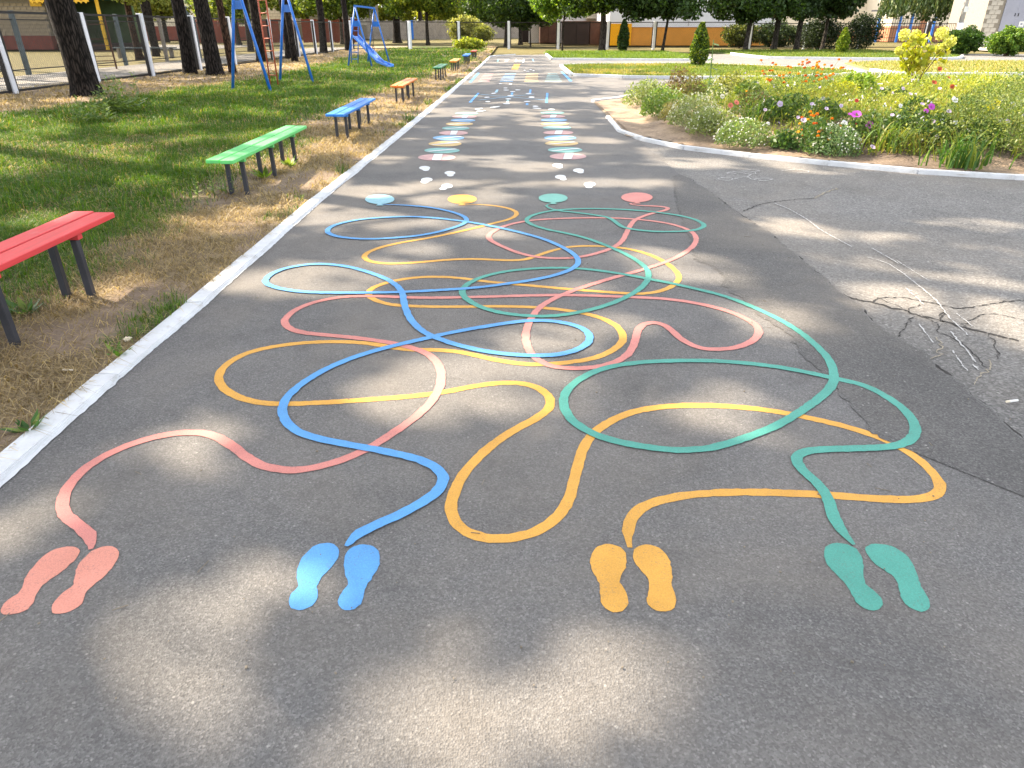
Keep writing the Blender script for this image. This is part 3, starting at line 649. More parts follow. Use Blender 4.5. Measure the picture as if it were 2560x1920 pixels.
LINES['teal'] = tr(1, [(1290, 130), (1252, 141), (1262, 156), (1320, 172), (1420, 183), (1530, 198), (1600, 213), (1640, 240), (1680, 265), (1760, 280), (1860, 288), (1970, 288), (2060, 282), (2112, 268), (2123, 250), (2085, 226), (2010, 204), (1900, 186), (1780, 173), (1640, 164), (1500, 161), (1380, 164), (1280, 173), (1195, 191), (1150, 212), (1145, 232), (1183, 254), (1260, 277), (1380, 301), (1480, 327), (1580, 364), (1680, 408), (1757, 452), (1805, 492), (1816, 540), (1787, 588), (1718, 638), (1620, 683), (1500, 720), (1370, 746), (1240, 757), (1100, 751), (980, 733), (882, 703), (814, 664), (786, 630), (796, 596), (844, 562), (922, 532), (1020, 510), (1140, 496), (1280, 489), (1420, 492), (1560, 506), (1700, 528), (1830, 553), (1950, 576), (2080, 606)]) \
    + tr(3, [(1536, 303), (1650, 341), (1780, 396), (1900, 456), (2008, 526), (2088, 596), (2146, 660), (2172, 720)]) \
    + tr(5, [(1600, 68), (1588, 103), (1538, 149), (1458, 204), (1380, 248), (1290, 284), (1200, 314), (1120, 331), (1040, 336), (950, 330), (860, 316), (762, 294), (693, 266), (633, 225), (604, 175), (606, 130), (643, 87), (712, 47), (790, 24), (900, 10), (1020, 5), (1130, 5), (1240, 11), (1380, 26), (1490, 46), (1600, 70), (1680, 87), (1758, 117), (1836, 167), (1885, 217), (1901, 263), (1884, 297), (1828, 320), (1740, 327), (1640, 330), (1540, 333), (1482, 342), (1453, 362), (1462, 390), (1502, 425), (1547, 465), (1577, 510), (1591, 560), (1607, 610), (1638, 650), (1672, 684)])
ZB = {'yellow': 0.0015, 'pink': 0.0032, 'teal': 0.0049, 'blue': 0.0066}
BAL = {'blue': ((331, 110), 81, 27, 'sky'), 'yellow': ((786, 107), 80, 26, 'yellow'), 'teal': ((1289, 103), 80, 25, 'mint'), 'pink': ((1752, 98), 87, 27, 'pink')}
def px_ellipse(k, cx, cy, rx, ry, tilt=0.0, n=44):
    o = []
    for i in range(n):
        a = 2 * math.pi * i / n; dx, dy = rx * math.cos(a), ry * math.sin(a)
        o.append((cx + dx * math.cos(tilt) - dy * math.sin(tilt), cy + dx * math.sin(tilt) + dy * math.cos(tilt)))
    return tr(k, o)
for c in ('yellow', 'pink', 'teal', 'blue'):
    root = thing('painted_balloon', (0, 0, 0), {'yellow': 'yellow painted balloon with a looping string ending at the yellow shoe prints', 'pink': 'pink painted balloon at far right whose string winds to the salmon shoe prints', 'teal': 'mint green painted balloon whose teal string winds to the teal shoe prints', 'blue': 'pale blue painted balloon at far left whose blue string winds to the blue shoe prints'}[c], 'painted marking', 'balloons painted on the path')
    v, l = ribbon(LINES[c], 0.044, ZB[c] + 0.0012, ZB[c], rough=0.0013, taper=(0.5, 0.10))
    add_ribbon('string', v, l, 'p_' + c, root)
    (bx, by), rx, ry, bcn = BAL[c]
    e = px_ellipse(1, bx, by, rx, ry)
    ob = poly_flat(shape_outline(e, 0.03, 0.0015, 1), ZB[c] + 0.0014).build('balloon', 'p_' + bcn, root)
    kn = tr(1, [(bx - 6, by + ry - 2), (bx + 6, by + ry - 2), (bx + 22, by + ry + 8), (bx - 22, by + ry + 8)])
    poly_flat(kn, ZB[c] + 0.0018).build('knot', 'p_' + bcn, root)
SHOES = {
 ('salmon', 'left', 4): [(370, 685), (330, 677), (280, 680), (230, 700), (180, 740), (130, 800), (108, 850), (98, 884), (60, 905), (20, 940), (2, 970), (15, 988), (60, 990), (110, 978), (145, 950), (165, 910), (185, 870), (230, 830), (290, 790), (340, 745), (368, 710)],
 ('salmon', 'right', 4): [(548, 690), (520, 675), (470, 677), (420, 700), (370, 750), (345, 800), (342, 850), (310, 878), (270, 905), (240, 945), (235, 975), (255, 988), (300, 985), (350, 965), (385, 935), (395, 895), (430, 855), (480, 815), (525, 765), (548, 715)],
 ('blue', 'left', 4): [(1564, 690), (1540, 665), (1490, 660), (1440, 680), (1395, 725), (1370, 780), (1370, 820), (1375, 860), (1345, 890), (1330, 930), (1340, 960), (1375, 972), (1420, 963), (1455, 935), (1465, 895), (1460, 860), (1480, 820), (1525, 775), (1558, 730)],
 ('blue', 'right', 4): [(1752, 720), (1735, 685), (1690, 667), (1640, 672), (1600, 700), (1585, 750), (1592, 800), (1605, 850), (1575, 890), (1557, 930), (1570, 965), (1610, 972), (1650, 955), (1675, 910), (1685, 860), (1720, 815), (1745, 770)],
 ('yellow', 'left', 5): [(770, 676), (730, 688), (707, 715), (703, 750), (715, 790), (735, 825), (738, 870), (745, 905), (770, 928), (805, 933), (832, 918), (842, 885), (830, 850), (810, 820), (815, 795), (832, 765), (833, 725), (815, 693)],
 ('yellow', 'right', 5): [(905, 680), (870, 692), (858, 720), (870, 755), (895, 785), (917, 810), (918, 850), (908, 890), (925, 915), (960, 930), (1000, 925), (1018, 900), (1012, 860), (1000, 830), (1002, 790), (995, 745), (970, 705), (940, 685)],
 ('teal', 'left', 5): [(1610, 675), (1575, 685), (1562, 715), (1575, 755), (1610, 795), (1645, 830), (1665, 865), (1690, 905), (1730, 926), (1765, 923), (1783, 905), (1775, 875), (1745, 852), (1715, 825), (1708, 790), (1705, 740), (1685, 700), (1650, 680)],
 ('teal', 'right', 5): [(1740, 678), (1716, 690), (1722, 720), (1755, 755), (1800, 785), (1832, 815), (1838, 850), (1850, 885), (1880, 915), (1920, 930), (1950, 922), (1953, 895), (1935, 860), (1915, 825), (1905, 785), (1880, 740), (1840, 700), (1790, 682)]}
for (c, side, k), pts in SHOES.items():
    o = poly_flat(shape_outline(tr(k, pts), 0.012, 0.0012, 1), 0.002).build('painted_shoe_print', 'p_' + c)
    tag(o, f'{side} {c} painted shoe print at the near end of the lines', 'painted marking', 'shoe prints painted on the asphalt')
# two rows of ovals
OV = {'left': [(531, 758, 130, 23), (567, 710, 122, 19), (588, 664, 114, 18), (612, 623, 109, 17), (646, 589, 100, 15), (662, 556, 95, 13), (688, 526, 94, 12), (712, 501, 85, 11), (722, 476, 85, 10), (738, 453, 80, 9)],
      'right': [(1438, 751, 127, 22), (1418, 706, 119, 19), (1394, 661, 115, 17), (1384, 622, 111, 17), (1371, 586, 104, 14), (1362, 553, 98, 12), (1346, 525, 96, 11), (1341, 499, 91, 11), (1334, 474, 85, 10), (1330, 449, 82, 9)]}
ORD = ['first', 'second', 'third', 'fourth', 'fifth', 'sixth', 'seventh', 'eighth', 'ninth', 'tenth']
for side, rows in OV.items():
    for i, (x, y, rx, ry) in enumerate(rows):
        c = ['rose', 'teal', 'yellow', 'blue'][i % 4]
        root = thing('painted_oval', (0, 0, 0), f'{c} painted oval with a white band, {ORD[i]} from the front in the {side} row', 'painted marking', f'ovals painted in the {side} row')
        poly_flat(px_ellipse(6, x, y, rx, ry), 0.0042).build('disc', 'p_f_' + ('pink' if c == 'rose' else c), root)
        if c == 'rose':
            t = rx * 0.29; e = ry * 0.94
            lean = 12 if side == 'left' else 6
            poly_flat(tr(6, [(x - t + lean * .3, y + e), (x + t * .7 - lean * .2, y + e), (x + t + lean * .3, y - e), (x - t * .6 + lean * .3, y - e)]), 0.0085).build('band', 'p_white', root)
        else:
            poly_flat(tr(6, [(x - rx * .88, y + ry * .42), (x - rx * .7, y + ry * .55), (x + rx * .88, y - ry * .35), (x + rx * .72, y - ry * .6)]), 0.0085).build('band', 'p_white', root)
def union_star(k, main, heel, n=40):
    (cx, cy, rx, ry), (hx, hy, hr, hs) = main, heel
    out = []
    for i in range(n):
        a = 2 * math.pi * i / n; ca, sa = math.cos(a), math.sin(a)
        r = 1 / math.sqrt((ca / rx) ** 2 + (sa / ry) ** 2)
        A = (ca / hr) ** 2 + (sa / hs) ** 2; dx, dy = cx - hx, cy - hy
        B = 2 * (ca * dx / hr ** 2 + sa * dy / hs ** 2); Cc = (dx / hr) ** 2 + (dy / hs) ** 2 - 1
        D = B * B - 4 * A * Cc
        if D > 0: r = max(r, (-B + math.sqrt(D)) / (2 * A))
        out.append((cx + ca * r, cy + sa * r))
    return tr(k, out)
KF = {'left': [((447, 831, 39, 13), (455, 842, 24, 10)), ((622, 866, 38, 13), (624, 881, 24, 9)), ((462, 912, 40, 14), (446, 927, 28, 11)), ((602, 957, 40, 15), (574, 974, 27, 10))],
      'right': [((1365, 813, 36, 13), (1380, 826, 22, 8)), ((1510, 848, 38, 13), (1524, 861, 23, 8)), ((1385, 893, 38, 14), (1406, 909, 23, 8)), ((1588, 944, 41, 15), (1583, 962, 26, 9))]}
KN = [('second', 'left-hand'), ('second', 'right-hand'), ('first', 'left-hand'), ('first', 'right-hand')]
for side, l in KF.items():
    for j, (m_, h_) in enumerate(l):
        o = poly_flat(union_star(6, m_, h_), 0.0043).build('painted_footprint', 'p_white')
        tag(o, f'{KN[j][0]} {KN[j][1]} white footprint stepping up to the {side} oval row', 'painted marking', 'white footprints painted before the ovals')
# far games
def far_poly(name, pts, mat, label, group=None, z=0.0045):
    return tag(poly_flat(tr('f', pts), z).build(name, 'p_' + mat), label, 'painted marking', group)
far_poly('painted_bar', [(395, 585), (432, 588), (548, 458), (520, 455)], 'blue', 'long blue bar at the left side of the ladder of coloured stripes')
far_poly('painted_bar', [(1665, 440), (1700, 440), (1830, 570), (1795, 575)], 'blue', 'long blue bar at the right side of the ladder of coloured stripes')
far_poly('painted_bar', [(395, 865), (432, 870), (548, 735), (520, 732)], 'blue', 'long blue bar left of the crossed lines and white dashes')
far_poly('painted_bar', [(1455, 873), (1488, 873), (1500, 733), (1468, 733)], 'blue', 'long blue bar right of the crossed lines and white dashes')
for p, c in (([(755, 725), (790, 728), (810, 688), (780, 688)], 'paleblue'), ([(1228, 735), (1258, 735), (1265, 685), (1238, 685)], 'blue'), ([(975, 760), (1005, 760), (1015, 728), (985, 728)], 'blue'), ([(1185, 903), (1220, 903), (1222, 875), (1188, 875)], 'blue'), ([(915, 870), (950, 870), (955, 830), (925, 830)], 'paleteal')):
    far_poly('painted_dash', p, c, 'short blue dash painted between the white dashes in the distance', 'short blue dashes on the far path')
for a, b in (((550, 752), (1460, 832)), ((540, 834), (1300, 750))):
    v, l = ribbon(tr('f', [a, b]), 0.05, 0.0046 if a[1] < 800 else 0.007, rough=0.004, step=0.1, sm=0)
    tag(add_ribbon('painted_line', v, l, 'p_paleblue'), 'thin pale line of the crossed pair between the blue bars', 'painted marking', 'thin crossing lines on the path')
for x, y, rx, ry, t in ((745, 742, 36, 7, -.1), (975, 776, 45, 7, 0), (945, 820, 42, 8, 0), (660, 857, 35, 8, 0), (650, 797, 38, 7, -.05), (920, 887, 50, 8, 0), (1205, 855, 46, 6, 0), (1265, 795, 42, 8, 0), (1225, 745, 42, 7, 0), (760, 932, 72, 8, -.1), (537, 957, 56, 8, -.12), (568, 987, 66, 8, -.1), (1320, 922, 40, 8, .02), (1340, 950, 62, 7, .06), (1540, 967, 46, 10, 0.02), (1075, 695, 38, 5, 0), (915, 697, 40, 5, 0), (1005, 718, 38, 5, 0), (975, 613, 25, 5, 0), (835, 608, 25, 4, 0), (905, 668, 30, 5, 0), (1255, 412, 18, 4, 0.2), (1215, 435, 20, 4, 0), (1170, 422, 15, 4, 0), (1295, 427, 15, 4, 0)):
    o = poly_flat(px_ellipse('f', x, y, rx, ry, t, 20), 0.0095).build('painted_dash', 'p_white')
    tag(o, 'small white dash, ' + ('just behind the ovals, ' if y > 900 else 'among the crossing lines, ' if y > 690 else 'beyond the crossing lines, ') + ('left' if x < 800 else 'middle' if x < 1100 else 'right') + ' of the path', 'painted marking', 'white dashes on the far path')
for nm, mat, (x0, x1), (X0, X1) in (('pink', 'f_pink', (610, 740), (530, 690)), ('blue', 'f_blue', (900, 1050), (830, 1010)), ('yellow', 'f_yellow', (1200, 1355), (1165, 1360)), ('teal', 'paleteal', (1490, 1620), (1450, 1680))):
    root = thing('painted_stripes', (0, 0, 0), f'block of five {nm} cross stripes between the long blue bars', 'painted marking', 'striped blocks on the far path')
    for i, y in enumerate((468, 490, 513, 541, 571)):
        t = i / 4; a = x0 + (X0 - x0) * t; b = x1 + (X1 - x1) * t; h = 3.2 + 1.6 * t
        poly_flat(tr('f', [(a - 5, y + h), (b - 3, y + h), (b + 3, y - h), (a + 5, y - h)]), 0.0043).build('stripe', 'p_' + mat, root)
far_poly('painted_rectangle', [(985, 408), (1075, 410), (1112, 333), (1025, 333)], 'yellow', 'orange yellow rectangle painted in the middle of the far path')
far_poly('painted_bar', [(780, 303), (805, 303), (820, 265), (800, 265)], 'paleteal', 'pale bar at the left of the farthest white marks')
far_poly('painted_bar', [(1285, 295), (1303, 295), (1290, 262), (1270, 262)], 'paleblue', 'pale bar at the right of the farthest white marks')
for p in ([(1035, 300), (1055, 300), (1062, 265), (1044, 265)], [(1135, 310), (1160, 310), (1168, 262), (1150, 262)], [(1062, 290), (1135, 290), (1136, 284), (1064, 284)], [(890, 302), (930, 302), (934, 296), (896, 296)], [(890, 276), (955, 272), (955, 264), (905, 268)], [(910, 288), (940, 286), (944, 280), (915, 282)]):
    far_poly('painted_dash', p, 'white', 'white mark among the faint marks at the far end of the path', 'farthest white marks on the path')

# ------------------------------------------------------------------ benches
def make_bench(c, loc, label, H=0.415, offs=(-0.5, -1.36, -2.3)):
    """origin at the far end on the ground, bench runs towards -y"""
    r = thing('bench', (*loc, 0), label, 'bench', 'low benches along the path', 0.0)
    L = 2.68
    for i, x in enumerate((-0.075, 0.075)):
        MB().box((x, -L / 2 + (0.0 if i else 0.03), H - 0.0175), (0.13, L, 0.035)).build('seat_plank', 'w_' + c, r, bevel=0.004)
    for y in offs:
        MB().box((0, y, H - 0.055), (0.235, 0.05, 0.038)).build('bearer', 'w_' + c, r, bevel=0.003)
        for x in (-0.08, 0.08):
            mb = MB(); mb.bar((x, y + 0.002, -0.1), (x * 0.96, y, H - 0.0755), 0.042)
            mb.build('leg', 'steel_dark', r, bevel=0.004)
    return r
BEN = [('red', (-2.775, 4.55), 'red bench at the near left edge beside the white kerb'), ('green', (-2.84, 9.56), 'bright green bench, second from the camera, beside the white kerb'),
       ('blue', (-2.64, 13.55), 'blue bench standing between the bright green and the orange bench'), ('orange', (-2.57, 19.25), 'orange bench standing beyond the nearer blue bench'),
       ('dgreen', (-2.46, 27.3), 'dark green bench, fifth from the camera along the kerb'), ('amber', (-2.32, 32.3), 'amber yellow bench beyond the dark green bench'),
       ('blue', (-2.22, 38.6), 'small distant blue bench beyond the amber bench'), ('brick', (-2.18, 45.2), 'farthest bench, brick red, near the end of the kerb')]
for c, l, t in BEN: make_bench(c, l, t, *((0.47, (-0.39, -1.15, -2.1)) if l[1] < 5 else ()))
p = G(8, 855)
r = thing('pipe', (p[0] - 0.10, p[1], 0), 'short black pipe with a white rim lying beside the red bench leg', 'pipe')
MB().tube([(-0.35, 0.1, 0.05), (0.05, 0, 0.05)], [0.042, 0.042], 16).build('tube', 'plastic_black', r, smooth=False)
mb = MB()
mb.tube([(0.05, 0, 0.05), (0.062, -0.003, 0.05)], [0.036, 0.036], 16); mb.build('rim', 'sign_white', r)
MB().tube([(0.0621, -0.003, 0.05), (0.066, -0.004, 0.05)], [0.024, 0.024], 16).build('bore', 'plastic_black', r)

# ------------------------------------------------------------------ swing frame and slide
def climbing_frame():
    r = thing('climbing_frame', (-7.0, 22, 0), 'tall blue steel climbing frame of two A-shaped ends with a red ladder', 'climbing frame')
    H = 2.75
    off = np.array([-7.0, 22, 0])
    for (a, b, y) in (((-7.72, 20.5), (-6.45, 19.95), 20.25), ((-7.53, 24.2), (-6.28, 23.67), 23.95)):
        apex = np.array([(a[0] + b[0]) / 2, y, H]) - off
        for q in (a, b):
            MB().tube([np.array([*q, -0.1]) - off, apex], [0.04, 0.04], 12).build('leg', 'blue_steel', r, smooth=True)
        t = 0.76
        pa = np.array([*a, 0]) - off; pb = np.array([*b, 0]) - off
        MB().bar(pa + (apex - pa) * t, pb + (apex - pb) * t, 0.02, 0.2).build('gusset', 'blue_steel', r)
    MB().tube([(-0.08, -1.85, H), (0.09, 2.05, H)], [0.04, 0.04], 12).build('crossbar', 'blue_steel', r, smooth=True)
    la, lb = np.array([-0.16, 0.12, 0]), np.array([0.14, -0.12, 0])
    for q in (la, lb): MB().tube([q + (0, 0, 0.0), q + (0, 0, H)], [0.022, 0.022], 8).build('ladder_rail', 'red_steel', r, smooth=True)
    for i in range(8):
        z = 0.33 + i * 0.32
        MB().tube([la + (0, 0, z), lb + (0, 0, z)], [0.014, 0.014], 8).build('rung', 'red_steel', r, smooth=True)
climbing_frame()
def slide():
    off = np.array([-6.65, 35.3, 0])
    r = thing('play_slide', off, 'blue steel A-frame with a slide chute, ladder and hanging bars on the grass', 'slide')
    H = 2.4
    for (a, b, y) in (((-7.28, 33.4), (-6.15, 33.3), 33.4), ((-7.15, 37.3), (-6.0, 37.2), 37.3)):
        apex = np.array([(a[0] + b[0]) / 2, y, H]) - off
        for q in (a, b): MB().tube([np.array([*q, -0.1]) - off, apex], [0.036, 0.034], 10).build('leg', 'blue_steel', r, smooth=True)
        pa = np.array([*a, 0]) - off; pb = np.array([*b, 0]) - off
        MB().bar(pa + (apex - pa) * 0.72, pb + (apex - pb) * 0.72, 0.02, 0.22).build('gusset', 'blue_steel', r)
    MB().bar((-0.07, -1.95, H), (0.07, 2.05, H), 0.07).build('crossbar', 'blue_steel', r)
    top = np.array([-0.62, 0.3, 1.22]); bot = np.array([0.85, -2.0, 0.2]); end = np.array([1.4, -2.7, 0.07])
    for nm, w, o_, h in (('chute', 0.26, (0, 0, 0), 0.02), ('side_rail', 0.03, (0.13, 0.065, 0.05), 0.09), ('side_rail', 0.03, (-0.13, -0.065, 0.05), 0.09)):
        o_ = np.array(o_); mb = MB(); mb.bar(top + o_, bot + o_, w, h); mb.bar(bot + o_, end + o_, w * 0.99, h * 0.98); mb.build(nm, 'blue_steel', r)
    for x in (-0.82, -0.5):
        MB().tube([(x - 0.25, 1.0, 0), (x, 0.85, 2.0)], [0.022, 0.022], 8).build('ladder_rail', 'blue_steel', r, smooth=True)
    for i in range(6):
        t = 0.12 + i * 0.15
        MB().tube([(-0.82 - 0.25 * (1 - t), 1.0 - 0.15 * t, 2 * t), (-0.5 - 0.25 * (1 - t), 1.0 - 0.15 * t, 2 * t)], [0.014, 0.014], 6).build('rung', 'blue_steel', r)
    for y in (0.9, 1.3):
        MB().tube([(0.03, y, H), (0.03, y, 0.35)], [0.015, 0.015], 6).build('hanging_bar', 'steel_dark', r)
    for i in range(6): MB().tube([(0.03, 0.9, 0.5 + i * 0.3), (0.03, 1.3, 0.5 + i * 0.3)], [0.012, 0.012], 6).build('rung', 'steel_dark', r)
slide()

# ------------------------------------------------------------------ fences
def chain_link(name, a, b, z0, z1, pitch, w, parent, mat='wire'):
    """diamond wire net between two ground points as real thin wires"""
    a = np.array(a); b = np.array(b); L = np.linalg.norm(b - a); d = (b - a) / L; h = z1 - z0
    V = []; k = 0
    n = int((L + h) / pitch)
    for s in (1, -1):
        for i in range(n + 1):
            u = -h + i * pitch if s == 1 else i * pitch
            p, q = (u, 0.0), (u + s * h, h)
            # clip to the panel
            lo, hi = min(p[0], q[0]), max(p[0], q[0])
            t0, t1 = 0.0, 1.0
            dx = q[0] - p[0]
            for bound, sign in ((0, 1), (L, -1)):
                f0 = (p[0] - bound) * sign; f1 = (q[0] - bound) * sign
                if f0 < 0 and f1 < 0: t0, t1 = 1, 0
                elif f0 < 0: t0 = max(t0, f0 / (f0 - f1))
                elif f1 < 0: t1 = min(t1, f0 / (f0 - f1))
            if t1 - t0 < 0.02: continue
            P0 = np.array([*(a + d * (p[0] + dx * t0)), z0 + h * t0]); P1 = np.array([*(a + d * (p[0] + dx * t1)), z0 + h * t1])
            o = np.array([d[0], d[1], 0]) * w / 2
            off = np.array([-d[1], d[0], 0]) * (0.003 * s)
            V += [P0 - o + off, P0 + o + off, P1 + o + off, P1 - o + off]
    V = np.array(V); n = len(V) // 4
    o = mesh_obj(name, arr_mesh(name, V, np.arange(4 * n), np.full(n, 4)), mat, parent); o['kind'] = 'stuff'
    return o
def post_fence(label, pts, H=2.0, pitch=0.09, ww=0.007, net=True, sides='both', pw=0.17):
    c = pts[0]
    r = thing('wire_fence', (0, 0, 0), label, 'fence')
    for i, (x, y) in enumerate(pts):
        j = min(i, len(pts) - 2); d = np.array(pts[j + 1]) - np.array(pts[j]); rz = math.atan2(d[1], d[0])
        h = H + random.uniform(-0.03, 0.05)
        pm = MB().box((0, 0, h / 2 - 0.1), (pw, pw, h + 0.2))
        po = pm.build('post', 'white_paint', r, (x, y, 0), rz, bevel=0.008)
        po.rotation_euler[0] = random.gauss(0, 0.012); po.rotation_euler[1] = random.gauss(0, 0.012)
    for i in range(len(pts) - 1):
        a, b = np.array(pts[i]), np.array(pts[i + 1]); d = (b - a) / np.linalg.norm(b - a); a2, b2 = a + d * (pw * 0.5 + 0.05), b - d * (pw * 0.5 + 0.05)
        for z in (0.08, H - 0.08): MB().bar((*a2, z), (*b2, z), 0.04, 0.06).build('rail', 'black_paint', r)
        for q in (a2, b2): MB().bar((*(q), 0.03), (*(q), H - 0.03), 0.09, 0.06).build('side_bar', 'black_paint', r)
        if net: chain_link('wire_mesh', a2, b2, 0.1, H - 0.1, pitch, ww, r)
    return r
LF = [(-13.05, 8.6), (-13.1, 12.4), (-13.1, 16.1), (-13.15, 19.6), (-13.1, 23.6), (-12.95, 27.0), (-12.85, 31.0), (-12.8, 34.9), (-12.75, 40.4), (-12.85, 45.8), (-12.95, 50.3), (-12.95, 55.0), (-13.3, 61.5)]
post_fence('long chain link fence with white-faced black posts along the left grass', LF, 2.0, 0.09, 0.011, sides='right')
FF = [(-13.0, 62.0), (-8.2, 61.5), (-4.6, 66.0), (-0.28, 67.4), (4.07, 67.4), (8.38, 67.2), (12.25, 66.2), (16.3, 66.0), (20.4, 66.3)]
post_fence('far fence with tall white posts and thin black rails across the end of the path', FF, 2.08, 0.16, 0.006, sides='front', pw=0.22)
FG = [(20.6, 66.3), (25.5, 66.8), (30.3, 67.0), (35.4, 65.9)]
post_fence('thin dark wire fence behind the trees right of the orange wall', FG, 2.0, 0.16, 0.006, sides='front', pw=0.14)
# second fence behind the footpath: grey posts
r = thing('wire_fence', (0, 0, 0), 'second wire fence with grey concrete posts beyond the footpath', 'fence')
F2 = [(-19.4, 22), (-19.4, 26), (-19.3, 30), (-19.1, 33), (-19.0, 37.2), (-18.9, 41.5), (-18.9, 46), (-18.9, 51), (-18.9, 57), (-18.9, 63)]
for i, (x, y) in enumerate(F2): MB().box((0, 0, 1.0), (0.16, 0.16, 2.3)).build('post', 'blue_grey' if i % 2 == 0 else 'concrete', r, (x, y, 0), 0.05, bevel=0.01)
for i in range(len(F2) - 1):
    a, b = F2[i], F2[i + 1]; d = np.array(b) - np.array(a); d = d / np.linalg.norm(d); a2 = np.array(a) + d * 0.09; b2 = np.array(b) - d * 0.09
    for z in (0.1, 1.85): MB().bar((*a2, z), (*b2, z), 0.04).build('rail', 'black_paint', r)
    chain_link('wire_mesh', a2, b2, 0.12, 1.83, 0.10, 0.012, r)
r = thing('metal_rack', (-18.3, 31.2, 0), 'rusty open metal frame with horizontal bars behind the left fence', 'metal frame')
MB().bar((0, 0, 0), (0, 0, 2.0), 0.05).build('upright', 'rust', r); MB().bar((1.3, 1.2, 0), (1.3, 1.2, 2.0), 0.05).build('upright', 'rust', r)
for z in (0.15, 0.32, 0.5, 0.7, 0.9, 1.15, 1.7): MB().bar((0, 0.03, z), (1.3, 1.17, z), 0.03).build('crossbar', 'rust', r)

# ------------------------------------------------------------------ trees
def lit_map():
    S = 2560 / 2212
    L = [(1080, 1500, 250, 95), (1290, 1440, 180, 45), (1050, 1610, 280, 50), (380, 1370, 95, 70), (520, 1275, 105, 55), (430, 1450, 90, 90), (30, 1150, 65, 60), (430, 960, 95, 45), (860, 868, 120, 45), (1150, 850, 100, 38),
         (1190, 735, 85, 30), (1040, 782, 130, 22), (650, 605, 150, 36), (760, 590, 90, 24), (905, 562, 80, 12), (1495, 585, 100, 26), (1440, 555, 100, 18), (1650, 690, 75, 36), (1560, 905, 100, 28), (720, 455, 110, 40), (850, 470, 130, 30), (1000, 430, 110, 20), (1060, 490, 60, 18), (880, 530, 80, 14),
         (2010, 620, 230, 42), (1880, 585, 130, 28), (2180, 690, 120, 60), (1690, 480, 60, 10), (2100, 480, 100, 10), (1850, 505, 100, 8), (560, 470, 70, 35), (640, 420, 70, 30), (430, 500, 80, 20), (690, 395, 50, 14), (330, 400, 60, 12), (480, 360, 70, 20), (60, 300, 70, 18), (60, 330, 90, 12), (330, 275, 90, 14), (480, 250, 80, 10),
         (620, 340, 40, 10), (560, 300, 60, 12), (780, 415, 110, 14), (1000, 400, 150, 10), (1330, 395, 120, 8), (1150, 360, 120, 8), (1500, 350, 90, 10), (1250, 620, 40, 8), (1330, 700, 50, 20), (100, 480, 80, 20), (250, 640, 60, 30)]
    E = []
    for x, y, rx, ry in L:
        c = G(x * S, y * S); ex = G((x + rx) * S, y * S); e1 = G(x * S, (y - ry) * S); e2 = G(x * S, (y + ry) * S)
        E.append((c[0], (e1[1] + e2[1]) / 2, abs(ex[0] - c[0]), abs(e1[1] - e2[1]) / 2))
    return np.array(E)
LIT = lit_map()
def is_lit(gx, gy):
    gx = np.asarray(gx); gy = np.asarray(gy)
    wob = 1 + 0.7 * (fnoise(gx * 3.5, gy * 3.5) - 0.5)
    m = np.zeros(len(gx))
    for cx, cy, rx, ry in LIT:
        q = np.sqrt(((gx - cx) / (rx * 1.08 + 0.12)) ** 2 + ((gy - cy) / (ry * 1.08 + 0.12)) ** 2) / wob
        m = np.maximum(m, sstep(1.3, 0.72, q))
    far = (gy > 9.0) & (gx > -4) & (gx < 3.5)
    th = 0.53 - 0.004 * np.clip(gy - 14, 0, 25)
    m = np.maximum(m, far * sstep(th - 0.05, th + 0.05, fnoise(gx * 0.9 + 2, gy * 1.15)))
    lawn = (gx <= -2.0) & (gy > 7)
    m = np.maximum(m, lawn * sstep(0.5, 0.6, fnoise(gx * 0.8 + 12, gy * 0.9 + 5)))
    bed = (gx > 2.0) & (gy > 8.5) & (gx + 0.25 * gy > 5.5)
    m = np.maximum(m, bed * sstep(0.3, 0.4, fnoise(gx * 0.7 + 31, gy * 0.7 + 2)))
    m = np.maximum(m, (gx > 6) & (gy > 7))
    return np.maximum(m, 0.55 * sstep(0.6, 0.75, fnoise(gx * 4.0 + 17, gy * 4.0 + 6)))
